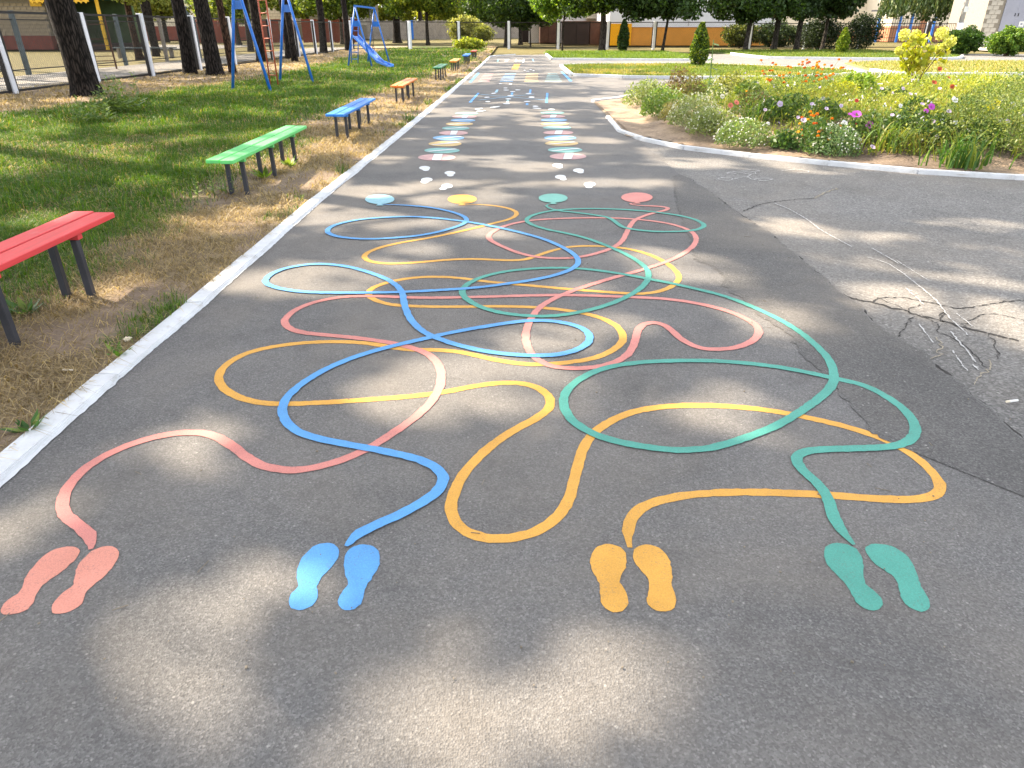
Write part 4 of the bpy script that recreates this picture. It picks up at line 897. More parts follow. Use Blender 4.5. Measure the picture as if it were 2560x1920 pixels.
PINES = [  # trunk x, y, trunk diameter at the base, height, name of its spot
    (-10.9, 18.9, 0.66, 20, 'thick dark pine, nearest in view, in front of the left fence'), (-12.24, 28.6, 0.48, 19, 'dark pine trunk, left of the pair standing by the fence posts'),
    (-11.05, 27.9, 0.56, 20, 'dark pine trunk, right of the pair left of the climbing frame'), (-10.69, 28.7, 0.27, 15, 'slender reddish pine trunk just left of the climbing frame'),
    (-12.72, 38.5, 0.52, 20, 'dark pine trunk seen behind the climbing frame and its red ladder'), (-12.6, 43.0, 0.48, 19, 'dark pine seen between the two ends of the climbing frame'), (-11.29, 39.2, 0.32, 17, 'thin dark pine seen behind the right end of the climbing frame'),
    (-13.1, 53.1, 0.5, 19, 'leaning dark pine trunk left of the slide, between white posts'), (-12.6, 58.6, 0.44, 18, 'dark pine trunk immediately left of the blue slide'),
    (-9.4, 3.2, 0.55, 19, 'unseen pine beyond the left edge of view, nearest the camera'), (-10.2, 11.6, 0.6, 20, 'unseen pine beyond the left edge of view by the fence'), (-13.9, 7.5, 0.5, 18, 'unseen pine at the fence left of the view'), (-7.5, -2.5, 0.5, 18, 'unseen pine behind the camera on the left lawn'),  # unseen pines in this row and the next, put in to cast shade
    (-17.2, 13.5, 0.5, 18, 'unseen pine on the footpath side left of the view'), (-17.0, 20.2, 0.5, 19, 'unseen pine beyond the fence just outside the left edge'), (-21.8, 28.2, 0.5, 18, 'unseen pine beyond the second fence outside the view'), (-23.0, 33.5, 0.5, 17, 'unseen pine in the pavilion yard outside the view'), (-17.5, 5.0, 0.5, 18, 'unseen pine far left of the camera'),
    (-23.5, 50.0, 0.42, 18, 'added dark shade pine beyond the second fence, nearest of three there'), (-27.0, 58.0, 0.42, 18, 'added dark shade pine beyond the second fence, left of the tree group'), (-20.5, 60.0, 0.45, 19, 'added dark shade pine beyond the second fence, near the red boards')]  # last three pines added to cast shade on the yard
def make_trunk(name, base, diam, h, mat, parent, lean=(0, 0), n=18, flare=1.25, limbs=0, crown=None, wob=0.04, forks=None):
    zs = np.concatenate([[-0.2, 0.0, 0.12, 0.3, 0.6], np.linspace(1.0, h, max(6, int(h * 1.2)))])
    mb = MB(); pts, rs = [], []
    r0 = diam / 2
    for z in zs:
        t = max(0, z) / h
        pts.append((lean[0] * t * h + 0.05 * math.sin(z * 0.9 + base[0]), lean[1] * t * h + 0.05 * math.cos(z * 0.7 + base[1]), z))
        fl = 1 + (flare - 1) * math.exp(-max(0, z) / 0.22)
        rs.append(max(0.02, r0 * fl * (1 - 0.82 * t ** 1.1)))
    mb.tube(pts, rs, n, wob=wob)
    mb.build('trunk', mat, parent, smooth=True)
    return pts, rs
def pine_leaves():
    """needle tufts: spread over every crown, carved along the sun rays to shape the sun patches on the ground"""
    n = 1000000
    gxs = RNG.uniform(-24, 9, n); gys = RNG.uniform(-3, 60, n); h = RNG.uniform(7.0, 20, n)
    cot = 1 / math.tan(SUN_EL)
    P = np.column_stack([gxs + SUN_H[0] * cot * h, gys + SUN_H[1] * cot * h, h])
    own = np.full(n, -1); best = np.full(n, 1.0)
    for i, (x, y, dm, H, _) in enumerate(PINES):
        R = 5.2 if dm > 0.4 else 3.0
        zc, rz = H * 0.70, H * 0.33
        a = np.arctan2(P[:, 1] - y, P[:, 0] - x)
        rr = R * (0.8 + 0.35 * vnoise(a * 1.7 + i * 3, P[:, 2] * 0.45))
        q = ((P[:, 0] - x) / rr) ** 2 + ((P[:, 1] - y) / rr) ** 2 + ((P[:, 2] - zc) / rz) ** 2
        k = q < best; best[k] = q[k]; own[k] = i
    ok = own >= 0
    lit = is_lit(gxs, gys)
    ok &= RNG.random(n) > 0.985 * lit  # tufts removed so that the crowns let the wanted sun patches through
    dens = np.where(gys < 11, 0.95, np.where(gys < 30, 0.55, 0.32)); ok &= RNG.random(n) < dens
    return P[ok], own[ok]
PL, PO = pine_leaves()
for i, (x, y, dm, H, lab) in enumerate(PINES):
    r = thing('pine_tree', (x, y, 0), lab, 'tree', 'pine trees along the left fence')
    pts, rs = make_trunk('trunk', (x, y), dm, H, 'red_bark' if dm < 0.3 else 'pine_bark', r, (0, 0), 20, 1.25)
    mb = MB()
    for _ in range(16):
        z = random.uniform(H * 0.42, H * 0.92); a = random.uniform(0, 6.28); L = random.uniform(2.0, 4.6) * (1.15 - z / H * 0.6)
        p0 = np.array([0, 0, z]); d = np.array([math.cos(a), math.sin(a), 0.25])
        mid = p0 + d * L * 0.5 + np.array([0, 0, 0.25]); e = p0 + d * L
        mb.tube([p0, mid, e], [0.07, 0.05, 0.015], 6)
    mb.build('limbs', 'red_bark', r, smooth=True)['kind'] = 'stuff'
    k = PO == i; c = PL[k] - np.array([x, y, 0]); n = len(c)
    if n:
        u, v = leaf_axes(n, 0.32, 0.62)
        mesh_obj('crown', leaves_mesh('crown', c, u, v, leaf_cols(n, (0.05, 0.085, 0.03), 0.4, (0.12, 0.13, 0.03), 0.12)), 'needle', r)

def crown_pts(blobs, n):
    w = np.array([b[3] * b[4] * b[5] for b in blobs]) ** 0.8; w /= w.sum()
    ch = RNG.choice(len(blobs), n, p=w); B = np.array(blobs)[ch]
    d = rand_unit(n); rr = RNG.random(n) ** 0.42
    return B[:, :3] + d * B[:, 3:6] * rr[:, None]
def clumpy(c, k=0.55, s=1.3):
    """leave gaps so that light shows through"""
    f = fnoise(c[:, 0] * s + c[:, 2] * 0.7, c[:, 1] * s + c[:, 2] * 0.9)
    return f > 0.36
def broad_tree(name, x, y, diam, H, crown_bottom, R, label, n=7000, leaf=0.3, col=(0.055, 0.12, 0.02), alt=(0.16, 0.24, 0.03), altp=0.2, bark='grey_bark', lean=(0, 0), mat='leaf', blobs=None, fork=True, group='trees at the end of the path', flat=0.0, gap=True):
    r = thing(name, (x, y, 0), label, 'tree', group)
    make_trunk('trunk', (x, y), diam, H * 0.8, bark, r, lean, 14, 1.35)
    mb = MB()
    for _ in range(9):
        z = random.uniform(crown_bottom * 0.8, H * 0.65); a = random.uniform(0, 6.28); L = random.uniform(0.5, 0.9) * R
        p0 = np.array([lean[0] * z, lean[1] * z, z]); d = np.array([math.cos(a), math.sin(a), random.uniform(0.3, 0.9)])
        mb.tube([p0, p0 + d * L * 0.5 + np.array([0, 0, 0.1]), p0 + d * L], [diam * 0.22, diam * 0.14, 0.012], 6)
    mb.build('limbs', bark, r, smooth=True)['kind'] = 'stuff'
    if blobs is None:
        blobs = []
        cx, cy = lean[0] * H * 0.6, lean[1] * H * 0.6
        for _ in range(11):
            a = random.uniform(0, 6.28); q = random.uniform(0.25, 0.75) * R; z = random.uniform(crown_bottom + R * 0.3, H - R * 0.25)
            s = random.uniform(0.38, 0.6) * R
            blobs.append((cx + math.cos(a) * q, cy + math.sin(a) * q, max(z, crown_bottom + s * 0.7), s, s, s * 0.75))
        blobs.append((cx, cy, (crown_bottom + H) / 2, R * 0.7, R * 0.7, (H - crown_bottom) * 0.45))
    sk = []
    for _ in range(13):
        a = random.uniform(0, 6.28); q = random.uniform(0.0, 0.85) * R; t_ = random.uniform(0.22, 0.42) * R
        sk.append((lean[0] * crown_bottom + math.cos(a) * q, lean[1] * crown_bottom + math.sin(a) * q, crown_bottom + t_ * 0.6 + random.uniform(-0.1, 0.22) * R, t_, t_, t_ * 0.7))
    c = np.vstack([crown_pts(blobs, int(n * 0.7)), crown_pts(sk, int(n * 0.75))])
    if gap: c = c[clumpy(c)]
    n = len(c)
    u, v = leaf_axes(n, leaf, 0.62, flat)
    mesh_obj('crown', leaves_mesh('crown', c, u, v, leaf_cols(n, col, 0.4, alt, altp)), mat, r)
    return r
dg = (0.035, 0.07, 0.016)
broad_tree('maple_tree', 6.94, 59.2, 0.5, 11, 2.6, 4.0, 'maple with a stout grey trunk beside the rusty garages', 14000, 0.26, dg, (0.13, 0.22, 0.02), 0.3)
broad_tree('young_maple', 4.1, 61.8, 0.16, 7.5, 2.3, 3.2, 'young maple with a thin trunk and bright green low leaves', 12000, 0.24, (0.08, 0.17, 0.02), (0.2, 0.32, 0.03), 0.4, lean=(0.03, 0))
broad_tree('broadleaf_tree', 11.61, 58.6, 0.22, 9, 2.4, 3.4, 'slim leaning tree with a bent grey trunk before the orange wall', 13000, 0.24, dg, (0.08, 0.15, 0.02), 0.15, lean=(0.05, 0), mat='leaf_dark')
broad_tree('broadleaf_tree', 17.56, 57.2, 0.36, 12, 2.1, 3.6, 'dark tree with a forked trunk at the right end of the orange wall', 15000, 0.26, dg, (0.09, 0.16, 0.02), 0.2, mat='leaf_dark')
broad_tree('broadleaf_tree', 20.03, 58.6, 0.44, 12, 2.5, 3.4, 'dark leaning tree, left of the two thick trunks beside the hedge', 14000, 0.26, dg, (0.06, 0.11, 0.02), 0.1, lean=(0.04, 0), mat='leaf_dark')
broad_tree('broadleaf_tree', 21.82, 58.6, 0.42, 12, 2.3, 4.4, 'dark tree, right of the two thick trunks beside the hedge', 17000, 0.26, (0.025, 0.05, 0.014), (0.05, 0.1, 0.02), 0.1, lean=(0.03, 0), mat='leaf_dark')
broad_tree('broadleaf_tree', 24.6, 60.5, 0.3, 10, 2.4, 2.8, 'dark tree crown reaching towards the cream building', 9000, 0.26, (0.025, 0.05, 0.014), (0.05, 0.1, 0.02), 0.1, mat='leaf_dark')
broad_tree('broadleaf_tree', -0.53, 73.9, 0.45, 12, 1.8, 4.6, 'dark leafy tree directly behind the far fence left of the garages', 18000, 0.28, dg, (0.1, 0.17, 0.02), 0.2)
broad_tree('broadleaf_tree', 0.9, 86.0, 0.45, 12, 2.2, 4.5, 'dark tree farther behind the fence beside the rusty shed', 14000, 0.3, dg, (0.08, 0.14, 0.02), 0.15)
broad_tree('sapling', 1.76, 74.8, 0.14, 6, 2.2, 2.0, 'thin double-stemmed sapling in front of the rusty shed', 4000, 0.24, dg, (0.1, 0.17, 0.02), 0.2)
broad_tree('broadleaf_tree', -14.26, 95.5, 0.95, 15, 4.2, 6.0, 'thick forked tree with a flared base beyond the slide', 15000, 0.42, (0.06, 0.11, 0.02), (0.16, 0.22, 0.03), 0.3, bark='pine_bark')
broad_tree('broadleaf_tree', -16.5, 141.0, 0.9, 18, 5, 8.0, 'big twin-trunked tree before the concrete fence', 12000, 0.7, (0.1, 0.15, 0.025), (0.26, 0.3, 0.04), 0.4, bark='grey_bark', lean=(-0.04, 0))
broad_tree('broadleaf_tree', -9.2, 84.0, 0.4, 12, 2.9, 4.6, 'leafy green tree behind the far fence, right of the slide', 15000, 0.32, (0.09, 0.15, 0.02), (0.25, 0.31, 0.04), 0.35)
broad_tree('broadleaf_tree', -19.5, 88.0, 0.4, 12, 2.9, 4.6, 'leafy green tree above the slide frame', 15000, 0.32, (0.08, 0.13, 0.02), (0.22, 0.28, 0.04), 0.3)
LIME = (0.2, 0.24, 0.035)
for i, (x, y, lab) in enumerate([(-30, 160, 'pale lime birch farthest left behind the concrete fence'), (-21.5, 158, 'pale lime birch behind the concrete fence left of centre'), (-13, 150, 'slender trunk lime birch seen over the concrete fence'), (-5, 155, 'drooping yellow-green birch behind the dark leafy tree'), (-9.5, 172, 'tall yellow-green birch far behind the concrete fence'), (4.5, 168, 'pale yellow birch far behind the garages'), (-38, 150, 'pale birch far left beyond the red boards')]):
    broad_tree('birch_tree', x, y, 0.45, 19, 2.2, 6.0, lab, 11000, 0.62, LIME, (0.36, 0.38, 0.06), 0.4, bark='grey_bark', group='birches beyond the concrete fence')
broad_tree('broadleaf_tree', -32, 121, 0.9, 16, 3.6, 7.0, 'broad tree with a pale trunk behind the red boards', 12000, 0.6, (0.12, 0.17, 0.03), (0.28, 0.32, 0.05), 0.35)
broad_tree('broadleaf_tree', -45, 100, 0.6, 14, 2.8, 6.0, 'pale green tree behind the pavilion yard', 13000, 0.5, (0.16, 0.2, 0.05), (0.3, 0.33, 0.08), 0.4)
broad_tree('broadleaf_tree', -30, 84, 0.5, 13, 2.4, 5.0, 'yellow-green tree behind the leaning fence posts', 13000, 0.42, (0.1, 0.15, 0.03), (0.28, 0.32, 0.07), 0.35)
broad_tree('bushy_pine', -21.6, 44, 0.4, 11, 3.0, 3.2, 'pale bushy pine bough hanging over the second fence', 16000, 0.2, (0.22, 0.27, 0.08), (0.36, 0.38, 0.14), 0.4, bark='red_bark')
# willow-like tree on the right
r = broad_tree('willow_tree', 43.0, 74.0, 0.9, 15, 2.6, 7.5, 'drooping dark willow with a thick black trunk behind the lamp post', 3000, 0.4, (0.045, 0.08, 0.03), (0.1, 0.14, 0.05), 0.2, bark='pine_bark', mat='leaf_dark')
n = 2600
a = RNG.uniform(0, 6.28, n); q = 7.5 * np.sqrt(RNG.random(n)); bx, by = np.cos(a) * q, np.sin(a) * q
hb = 2.4 + 1.1 * vnoise(bx * 0.9, by * 0.9) + np.clip(1.6 - q * 0.25, 0, 2)
cs, us, vs = [], [], []
for j in range(12):
    zz = hb + 0.28 * j + RNG.uniform(-0.1, 0.1, n)
    cs.append(np.column_stack([bx + 0.05 * RNG.normal(size=n), by + 0.05 * RNG.normal(size=n), zz]))
c = np.vstack(cs); m_ = len(c)
u = np.column_stack([RNG.normal(0, 0.05, m_), RNG.normal(0, 0.05, m_), np.full(m_, 0.2)]); v = np.column_stack([RNG.normal(0, 0.045, m_), RNG.normal(0, 0.045, m_), np.zeros(m_)])
mesh_obj('hanging_twigs', leaves_mesh('hanging_twigs', c, u, v, leaf_cols(m_, (0.05, 0.085, 0.03), 0.4, (0.16, 0.19, 0.07), 0.15)), 'leaf_dark', r)

# ------------------------------------------------------------------ shrubs
def shrub(name, x, y, rx, ry, h, label, n, leaf, col, alt, altp, mat='leaf', z0=0.0, cone=False, group=None, stems=True, lumps=9):
    r = thing(name, (x, y, z0), label, 'shrub', group)
    mb = MB()
    for _ in range(5):
        a = random.uniform(0, 6.28)
        mb.tube([(0.04 * math.cos(a), 0.04 * math.sin(a), -0.1), (rx * 0.3 * math.cos(a), ry * 0.3 * math.sin(a), h * 0.6)], [0.03, 0.01], 6)
    mb.build('stems', 'dry_stem', r)['kind'] = 'stuff'
    d = rand_unit(n); rr = RNG.random(n) ** 0.28
    if cone:
        t = RNG.random(n) ** 0.75; a = RNG.uniform(0, 6.28, n)
        prof = np.clip(np.minimum(0.62 + t * 1.6, 1.0) * (1 - np.clip(t - 0.3, 0, 1) ** 2.0 * 1.75), 0.06, 1)
        k = np.sqrt(RNG.random(n)) ** 0.6 * (0.84 + 0.34 * vnoise(a * 2.4, t * 9))
        c = np.column_stack([np.cos(a) * rx * prof * k, np.sin(a) * ry * prof * k, 0.03 + t * h])
    else:
        lum = 0.38 + 1.15 * fnoise(d[:, 0] * 2.6 + d[:, 2] * 2.1 + x, d[:, 1] * 2.6 + d[:, 2] * 2.5)
        c = np.column_stack([d[:, 0] * rx, d[:, 1] * ry, d[:, 2] * h * 0.5]) * (rr * lum)[:, None] + np.array([0, 0, h * 0.5])
        c[:, 2] = np.clip(c[:, 2], 0.03, None)
    u, v = leaf_axes(n, leaf, 0.6)
    mesh_obj('foliage', leaves_mesh('foliage', c, u, v, leaf_cols(n, col, 0.35, alt, altp)), mat, r)
    return r
TH = (0.05, 0.1, 0.018)
shrub('thuja', 8.12, 55.9, 0.42, 0.42, 2.1, 'dark slim thuja on the far lawn before the orange wall', 5000, 0.12, (0.03, 0.06, 0.015), (0.07, 0.12, 0.02), 0.2, cone=True, group='thuja shrubs on the lawns')
shrub('thuja', 8.37, 34.0, 0.42, 0.42, 1.75, 'green cone thuja on the middle lawn behind the flower bed', 7000, 0.09, TH, (0.2, 0.26, 0.02), 0.3, cone=True, group='thuja shrubs on the lawns')
shrub('thuja', 22.29, 51.5, 0.42, 0.42, 1.55, 'short bright green thuja on the lawn before the dark lilacs', 5000, 0.11, (0.1, 0.17, 0.015), (0.25, 0.32, 0.03), 0.4, cone=True, group='thuja shrubs on the lawns')
DL = (0.02, 0.035, 0.013)
shrub('lilac_bush', 25.2, 62.5, 1.7, 1.0, 2.4, 'dark lilac bush just left of the short bright thuja', 6000, 0.15, DL, (0.05, 0.08, 0.02), 0.15, 'leaf_dark')
shrub('lilac_bush', 28.3, 62.3, 1.6, 1.0, 2.6, 'dark lilac bush between the short thuja and the grid gate', 6000, 0.15, DL, (0.05, 0.08, 0.02), 0.1, 'leaf_dark')
shrub('hedge_bush', 21.0, 70.5, 1.8, 1.2, 2.0, 'olive green hedge bush right of the orange wall', 5000, 0.2, (0.06, 0.08, 0.025), (0.18, 0.2, 0.05), 0.25, 'leaf')
shrub('hedge_bush', 24.2, 71.0, 2.0, 1.2, 2.1, 'dark green hedge bush behind the two thick trunks', 5000, 0.2, (0.035, 0.06, 0.02), (0.08, 0.12, 0.03), 0.2, 'leaf_dark')
shrub('hedge_bush', 27.4, 71.0, 1.8, 1.2, 2.0, 'dark hedge bush behind the lilac bushes', 5000, 0.2, (0.03, 0.05, 0.02), (0.08, 0.12, 0.03), 0.15, 'leaf_dark')
RB = (0.085, 0.17, 0.025)
shrub('round_bush', 29.6, 50.4, 1.25, 1.1, 1.55, 'darker rounded bush beside the white-based lamp post', 9000, 0.14, (0.055, 0.12, 0.02), (0.12, 0.2, 0.03), 0.2, group='rounded bushes by the grey doors')
shrub('round_bush', 31.1, 47.9, 1.12, 1.05, 1.62, 'bright green rounded bush before the grey metal doors', 9000, 0.14, RB, (0.2, 0.3, 0.04), 0.35, group='rounded bushes by the grey doors')
shrub('round_bush', 34.6, 49.3, 1.0, 1.0, 1.45, 'rounded green bush cut by the right edge of the picture', 6000, 0.14, RB, (0.16, 0.25, 0.04), 0.25, group='rounded bushes by the grey doors')
shrub('small_bush', -3.5, 62.0, 1.35, 0.9, 0.85, 'small bright lime bush beside the far white post', 2600, 0.17, (0.17, 0.22, 0.03), (0.35, 0.38, 0.05), 0.4)
shrub('pale_bush', -6.0, 100, 2.6, 1.6, 3.2, 'pale feathery bush before the concrete fence', 4200, 0.28, (0.22, 0.24, 0.08), (0.36, 0.37, 0.16), 0.4)
shrub('pale_bush', -3.6, 96, 1.4, 1.2, 1.9, 'small olive bush beside the pale feathery bush', 2200, 0.22, (0.16, 0.19, 0.05), (0.3, 0.32, 0.1), 0.3)

# ------------------------------------------------------------------ buildings
def bricks(parent, origin, ux, nrow, ncol, bw, bh, mat, depth=0.03, gap=0.02, skip=lambda x, z, w: False, name='brick'):
    """courses of bricks on a wall whose outer face starts at origin and runs along ux; each brick an object sharing one mesh"""
    me = {}
    ux = np.array([ux[0], ux[1], 0.0]); ux /= np.linalg.norm(ux); nrm = np.array([ux[1], -ux[0], 0])
    rz = math.atan2(ux[1], ux[0])
    base = MB().box((0, 0, 0), (bw - gap, depth, bh - gap)); m0 = base.mesh(name); m0.materials.append(M[mat])
    for r_ in range(nrow):
        for c_ in range(ncol):
            x = (c_ + 0.5 + (0.5 if r_ % 2 else 0)) * bw; z = (r_ + 0.5) * bh
            if skip(x, z, bw): continue
            o = bpy.data.objects.new(name, m0)
            o.location = tuple(np.array(origin) + ux * x + nrm * (depth / 2 - 0.012 + random.uniform(-0.004, 0.004)) + np.array([0, 0, z])); o.rotation_euler = (0, 0, rz)
            link(o, parent)
# left pavilion
r = thing('pavilion', (-45, 62.5, 0), 'cream block pavilion with red plinth, green roof edge and yellow lace trim', 'building')
O = np.array([-45, 62.5, 0])
MB().box((-6, 2.0, 2.55), (27, 3.9, 3.1)).build('wall', 'mortar', r)          # block wall x -64.5..-37.5
MB().box((-6, 1.95, 0.5), (27.1, 4.1, 1.0)).build('plinth', 'red_plinth', r)
bricks(r, (-45.0 + 45 - 1.6 - 0.0, 0.05, 1.02), (1, 0), 9, 18, 0.5, 0.26, 'cream_brick', depth=0.06, gap=0.05, skip=lambda x, z, w: x > 9.1)
MB().box((5.5, 7.0, 2.2), (11.5, 0.3, 4.4)).build('veranda_wall', 'green_wall', r)
MB().box((9.6, 3.6, 0.2), (4.0, 6.5, 0.4)).build('veranda_floor', 'rust_dark', r)
MB().box((-4, 3.2, 4.25), (32, 8.6, 1.1)).build('roof', 'green_roof', r)
MB().box((9.6, -1.15, 3.62), (4.6, 0.06, 0.46)).build('lace_trim', 'yellow_wood', r)
mb = MB()
for i in range(7):
    x = 7.6 + i * 0.62
    for k in range(6):
        q = k * math.pi / 3; mb.box((x + 0.11 * math.cos(q), -1.195, 3.62 + 0.11 * math.sin(q)), (0.07, 0.02, 0.07), mat=Matrix.Rotation(q, 3, 'Y'))
mb.build('lace_flowers', 'rust', r)
mb = MB()
for i in range(12): mb.box((7.45 + i * 0.38, -1.15, 3.38), (0.2, 0.05, 0.12), mat=Matrix.Rotation(0.785, 3, 'Y'))
mb.build('lace_scallops', 'yellow_wood', r)
for x in (12.2,): MB().box((x, -0.6, 2.05), (0.2, 0.2, 4.1)).build('post', 'yellow_wood', r)
MB().box((7.0, -0.02, 3.35), (0.9, 0.05, 0.5)).build('vent_panel', 'yellow_wood', r)
# bench in the pavilion yard
r = thing('yard_bench', (-21.2, 44, 0), 'grey plank bench behind the second wire fence', 'bench')
MB().box((0, 0, 0.55), (3.6, 0.35, 0.06)).build('seat', 'blue_grey', r)
for x in (-1.5, 1.5): MB().box((x, 0, 0.26), (0.12, 0.3, 0.52)).build('leg', 'concrete', r)

# red boards far left-centre
r = thing('board_fence', (-33, 92, 0), 'tall red painted board fence behind the pines', 'fence')
for i in range(34):
    x = -33.5 - 33 + i * 0.62 + 33
    if i in (11, 12, 13, 22): continue
    MB().box((-6 + i * 0.62, random.uniform(-0.03, 0.03), 1.25 + random.uniform(-0.04, 0.04)), (0.6, 0.05, 2.5)).build('board', 'red_plank', r)
for z in (0.5, 2.0): MB().box((4.3, 0.09, z), (21, 0.08, 0.1)).build('rail', 'rust', r)
r = thing('board_fence', (-22, 118, 0), 'weathered grey plank fence with one blue plank beyond the slide', 'fence')
for i in range(34):
    MB().box((i * 0.42, random.uniform(-0.03, 0.03), 1.3 + random.uniform(-0.1, 0.1)), (0.37, 0.04, 2.6)).build('plank', 'blue_steel' if i == 16 else 'concrete', r)
for z in (0.6, 2.0): MB().box((7, 0.08, z), (14.4, 0.08, 0.1)).build('rail', 'rust', r)
# concrete panel fence
r = thing('concrete_fence', (-24, 132, 0), 'long grey concrete panel fence in front of the birches', 'fence')
for i in range(10):
    x = i * 3.1
    MB().box((x, random.uniform(-0.05, 0.05), 1.2 + random.uniform(-0.04, 0.04)), (2.98, 0.14, 2.4)).build('panel', 'concrete', r, bevel=0.03)
    MB().box((x - 1.55, 0, 1.25), (0.1, 0.24, 2.5)).build('post', 'light_concrete', r)
# pale brick house behind the slide
r = thing('brick_house', (-36, 126, 0), 'pale brick house wall rising behind the slide', 'building')
MB().box((4.5, 4, 6), (17, 8, 12)).build('wall', 'mortar', r)
bricks(r, (-3.9, 0.0, 2.0), (1, 0), 12, 22, 0.75, 0.42, 'grey_brick', gap=0.04, skip=lambda x, z, w: x > 16.4)
MB().box((4.5, 4, 12.4), (18, 9, 0.8)).build('roof', 'green_roof', r)
r = thing('house', (-56, 112, 0), 'light yellow house with a red board base far behind the pines', 'building')
MB().box((8, 4, 3.2), (20, 8, 6.4)).build('wall', 'cream_wall', r)
MB().box((8, 3.95, 0.9), (20.2, 8.1, 1.8)).build('plinth', 'red_plank', r)
for x in (1, 5, 9, 13):
    w = MB().box((x, -0.06, 3.6), (1.5, 0.1, 1.6)).build('window', 'sign_white', r); MB().box((x, -0.13, 3.6), (1.3, 0.05, 1.4)).build('pane', 'glass', w)
MB().box((8, 4, 6.7), (21, 9, 0.5)).build('roof', 'rust', r)

# white and orange building
r = thing('kindergarten_building', (9.6, 77.2, 0), 'long white building with an orange lower wall behind the trees', 'building')
MB().box((8.4, 6.0, 4.6), (16.6, 12, 5.9)).build('wall', 'white_wall', r)
MB().box((8.42, 6.03, 0.83), (16.4, 11.9, 1.66)).build('plinth', 'orange_wall', r)
MB().box((1.2, -0.04, 0.98), (2.3, 0.1, 1.95)).build('bright_panel', 'orange_bright', r)
for x in (2.35, 8.0, 13.5): MB().box((x, -0.02, 4.65), (0.03, 0.06, 5.8)).build('panel_joint', 'concrete', r)
for x in (4.8, 10.6): 
    w = MB().box((x, -0.03, 4.6), (2.0, 0.08, 1.7)).build('window', 'sign_white', r); MB().box((x, -0.09, 4.6), (1.8, 0.05, 1.5)).build('pane', 'glass', w)
MB().box((8.4, 6, 7.8), (17.2, 12.6, 0.5)).build('roof', 'concrete', r)
r = thing('apartment_block', (3.5, 92, 0), 'white block with a sunlit balcony behind the rusty garages', 'building')
MB().box((4.5, 4, 6), (12, 8, 12)).build('wall', 'white_wall', r)
for z in (3.4, 6.4): 
    for x in (1.0, 4.8, 8.2):
        w = MB().box((x, -0.05, z + 0.9), (1.5, 0.12, 1.5)).build('window', 'sign_white', r); MB().box((x, -0.13, z + 0.9), (1.2, 0.06, 1.25)).build('pane', 'glass', w)
MB().box((6.8, -0.6, 3.0), (3.2, 1.2, 0.9)).build('balcony', 'cream_wall', r)
MB().box((4.5, 4, 12.2), (12.6, 8.6, 0.5)).build('roof', 'concrete', r)
# garages
def garage(x, y, w, h, mat, label, door):
    r = thing('metal_garage', (x, y, 0), label, 'garage', 'rusty metal garages')
    MB().box((0, 1.6, h / 2), (w, 3.2, h)).build('body', mat, r, bevel=0.03)
    for k in range(2):
        d = MB().box((-w / 4 + k * w / 2, -0.03, h * 0.48), (w / 2 - 0.06, 0.06, h * 0.9)).build('door', door, r, bevel=0.01)
        MB().box((-w / 4 + k * w / 2, -0.07, h * 0.48), (w / 2 - 0.5, 0.02, 0.08)).build('brace', mat, d)
    MB().box((0, 1.6, h + 0.04), (w + 0.16, 3.4, 0.08)).build('roof', 'rust', r)
garage(4.2, 89.0, 1.95, 2.5, 'rust', 'rusty brown metal garage box standing forward in the shade', 'rust')
garage(2.3, 92.5, 2.2, 1.9, 'rust_dark', 'low dark metal shed left of the rusty garages', 'rust_dark')
garage(6.65, 79.6, 2.7, 2.12, 'rust_dark', 'dark open-looking garage between two white fence posts', 'rust_dark')
garage(9.05, 79.6, 2.0, 2.12, 'rust', 'rusty brown garage touching the orange building', 'rust')

# cream buildings on the right
r = thing('cream_house', (36, 108, 0), 'sunlit cream house with tall windows behind the lilac bushes', 'building')
MB().box((6, 4, 5), (22, 8, 10)).build('wall', 'cream_wall', r)
for x in (-1.5, 2.2, 5.9, 9.6):
    w = MB().box((x, -0.05, 4.6), (1.5, 0.1, 2.2)).build('window', 'sign_white', r); MB().box((x, -0.12, 4.6), (1.2, 0.06, 1.9)).build('pane', 'glass', w)
MB().box((6, 3.97, 0.6), (22.1, 8.1, 1.2)).build('plinth', 'brown_wall', r)
MB().box((6, 4, 10.2), (23, 9, 0.5)).build('roof', 'concrete', r)
r = thing('cream_house', (56, 100, 0), 'pale sunlit house with brick-brown lower wall behind the willow', 'building')
MB().box((8, 4, 4), (30, 8, 8)).build('wall', 'cream_wall', r)
MB().box((8, 3.95, 0.9), (30.1, 8.1, 1.8)).build('plinth', 'brown_wall', r)
for x in (-3, 3, 9): MB().box((x, -0.3, 4), (0.5, 0.6, 8)).build('pilaster', 'brown_wall', r)
for x in (0, 6, 12):
    w = MB().box((x, -0.05, 4.4), (2.0, 0.1, 1.6)).build('window', 'sign_white', r); MB().box((x, -0.12, 4.4), (1.8, 0.06, 1.4)).build('pane', 'glass', w)
MB().box((8, 4, 8.2), (31, 9, 0.5)).build('roof', 'rust', r)
r = thing('red_shed', (33.2, 92, 0), 'small red-roofed kiosk glimpsed right of the orange wall', 'building')
MB().box((-8, 1, 0.9), (2.4, 2, 1.8)).build('wall', 'cream_wall', r); MB().box((-8, 1, 1.95), (2.8, 2.4, 0.3)).build('roof', 'red_plank', r)

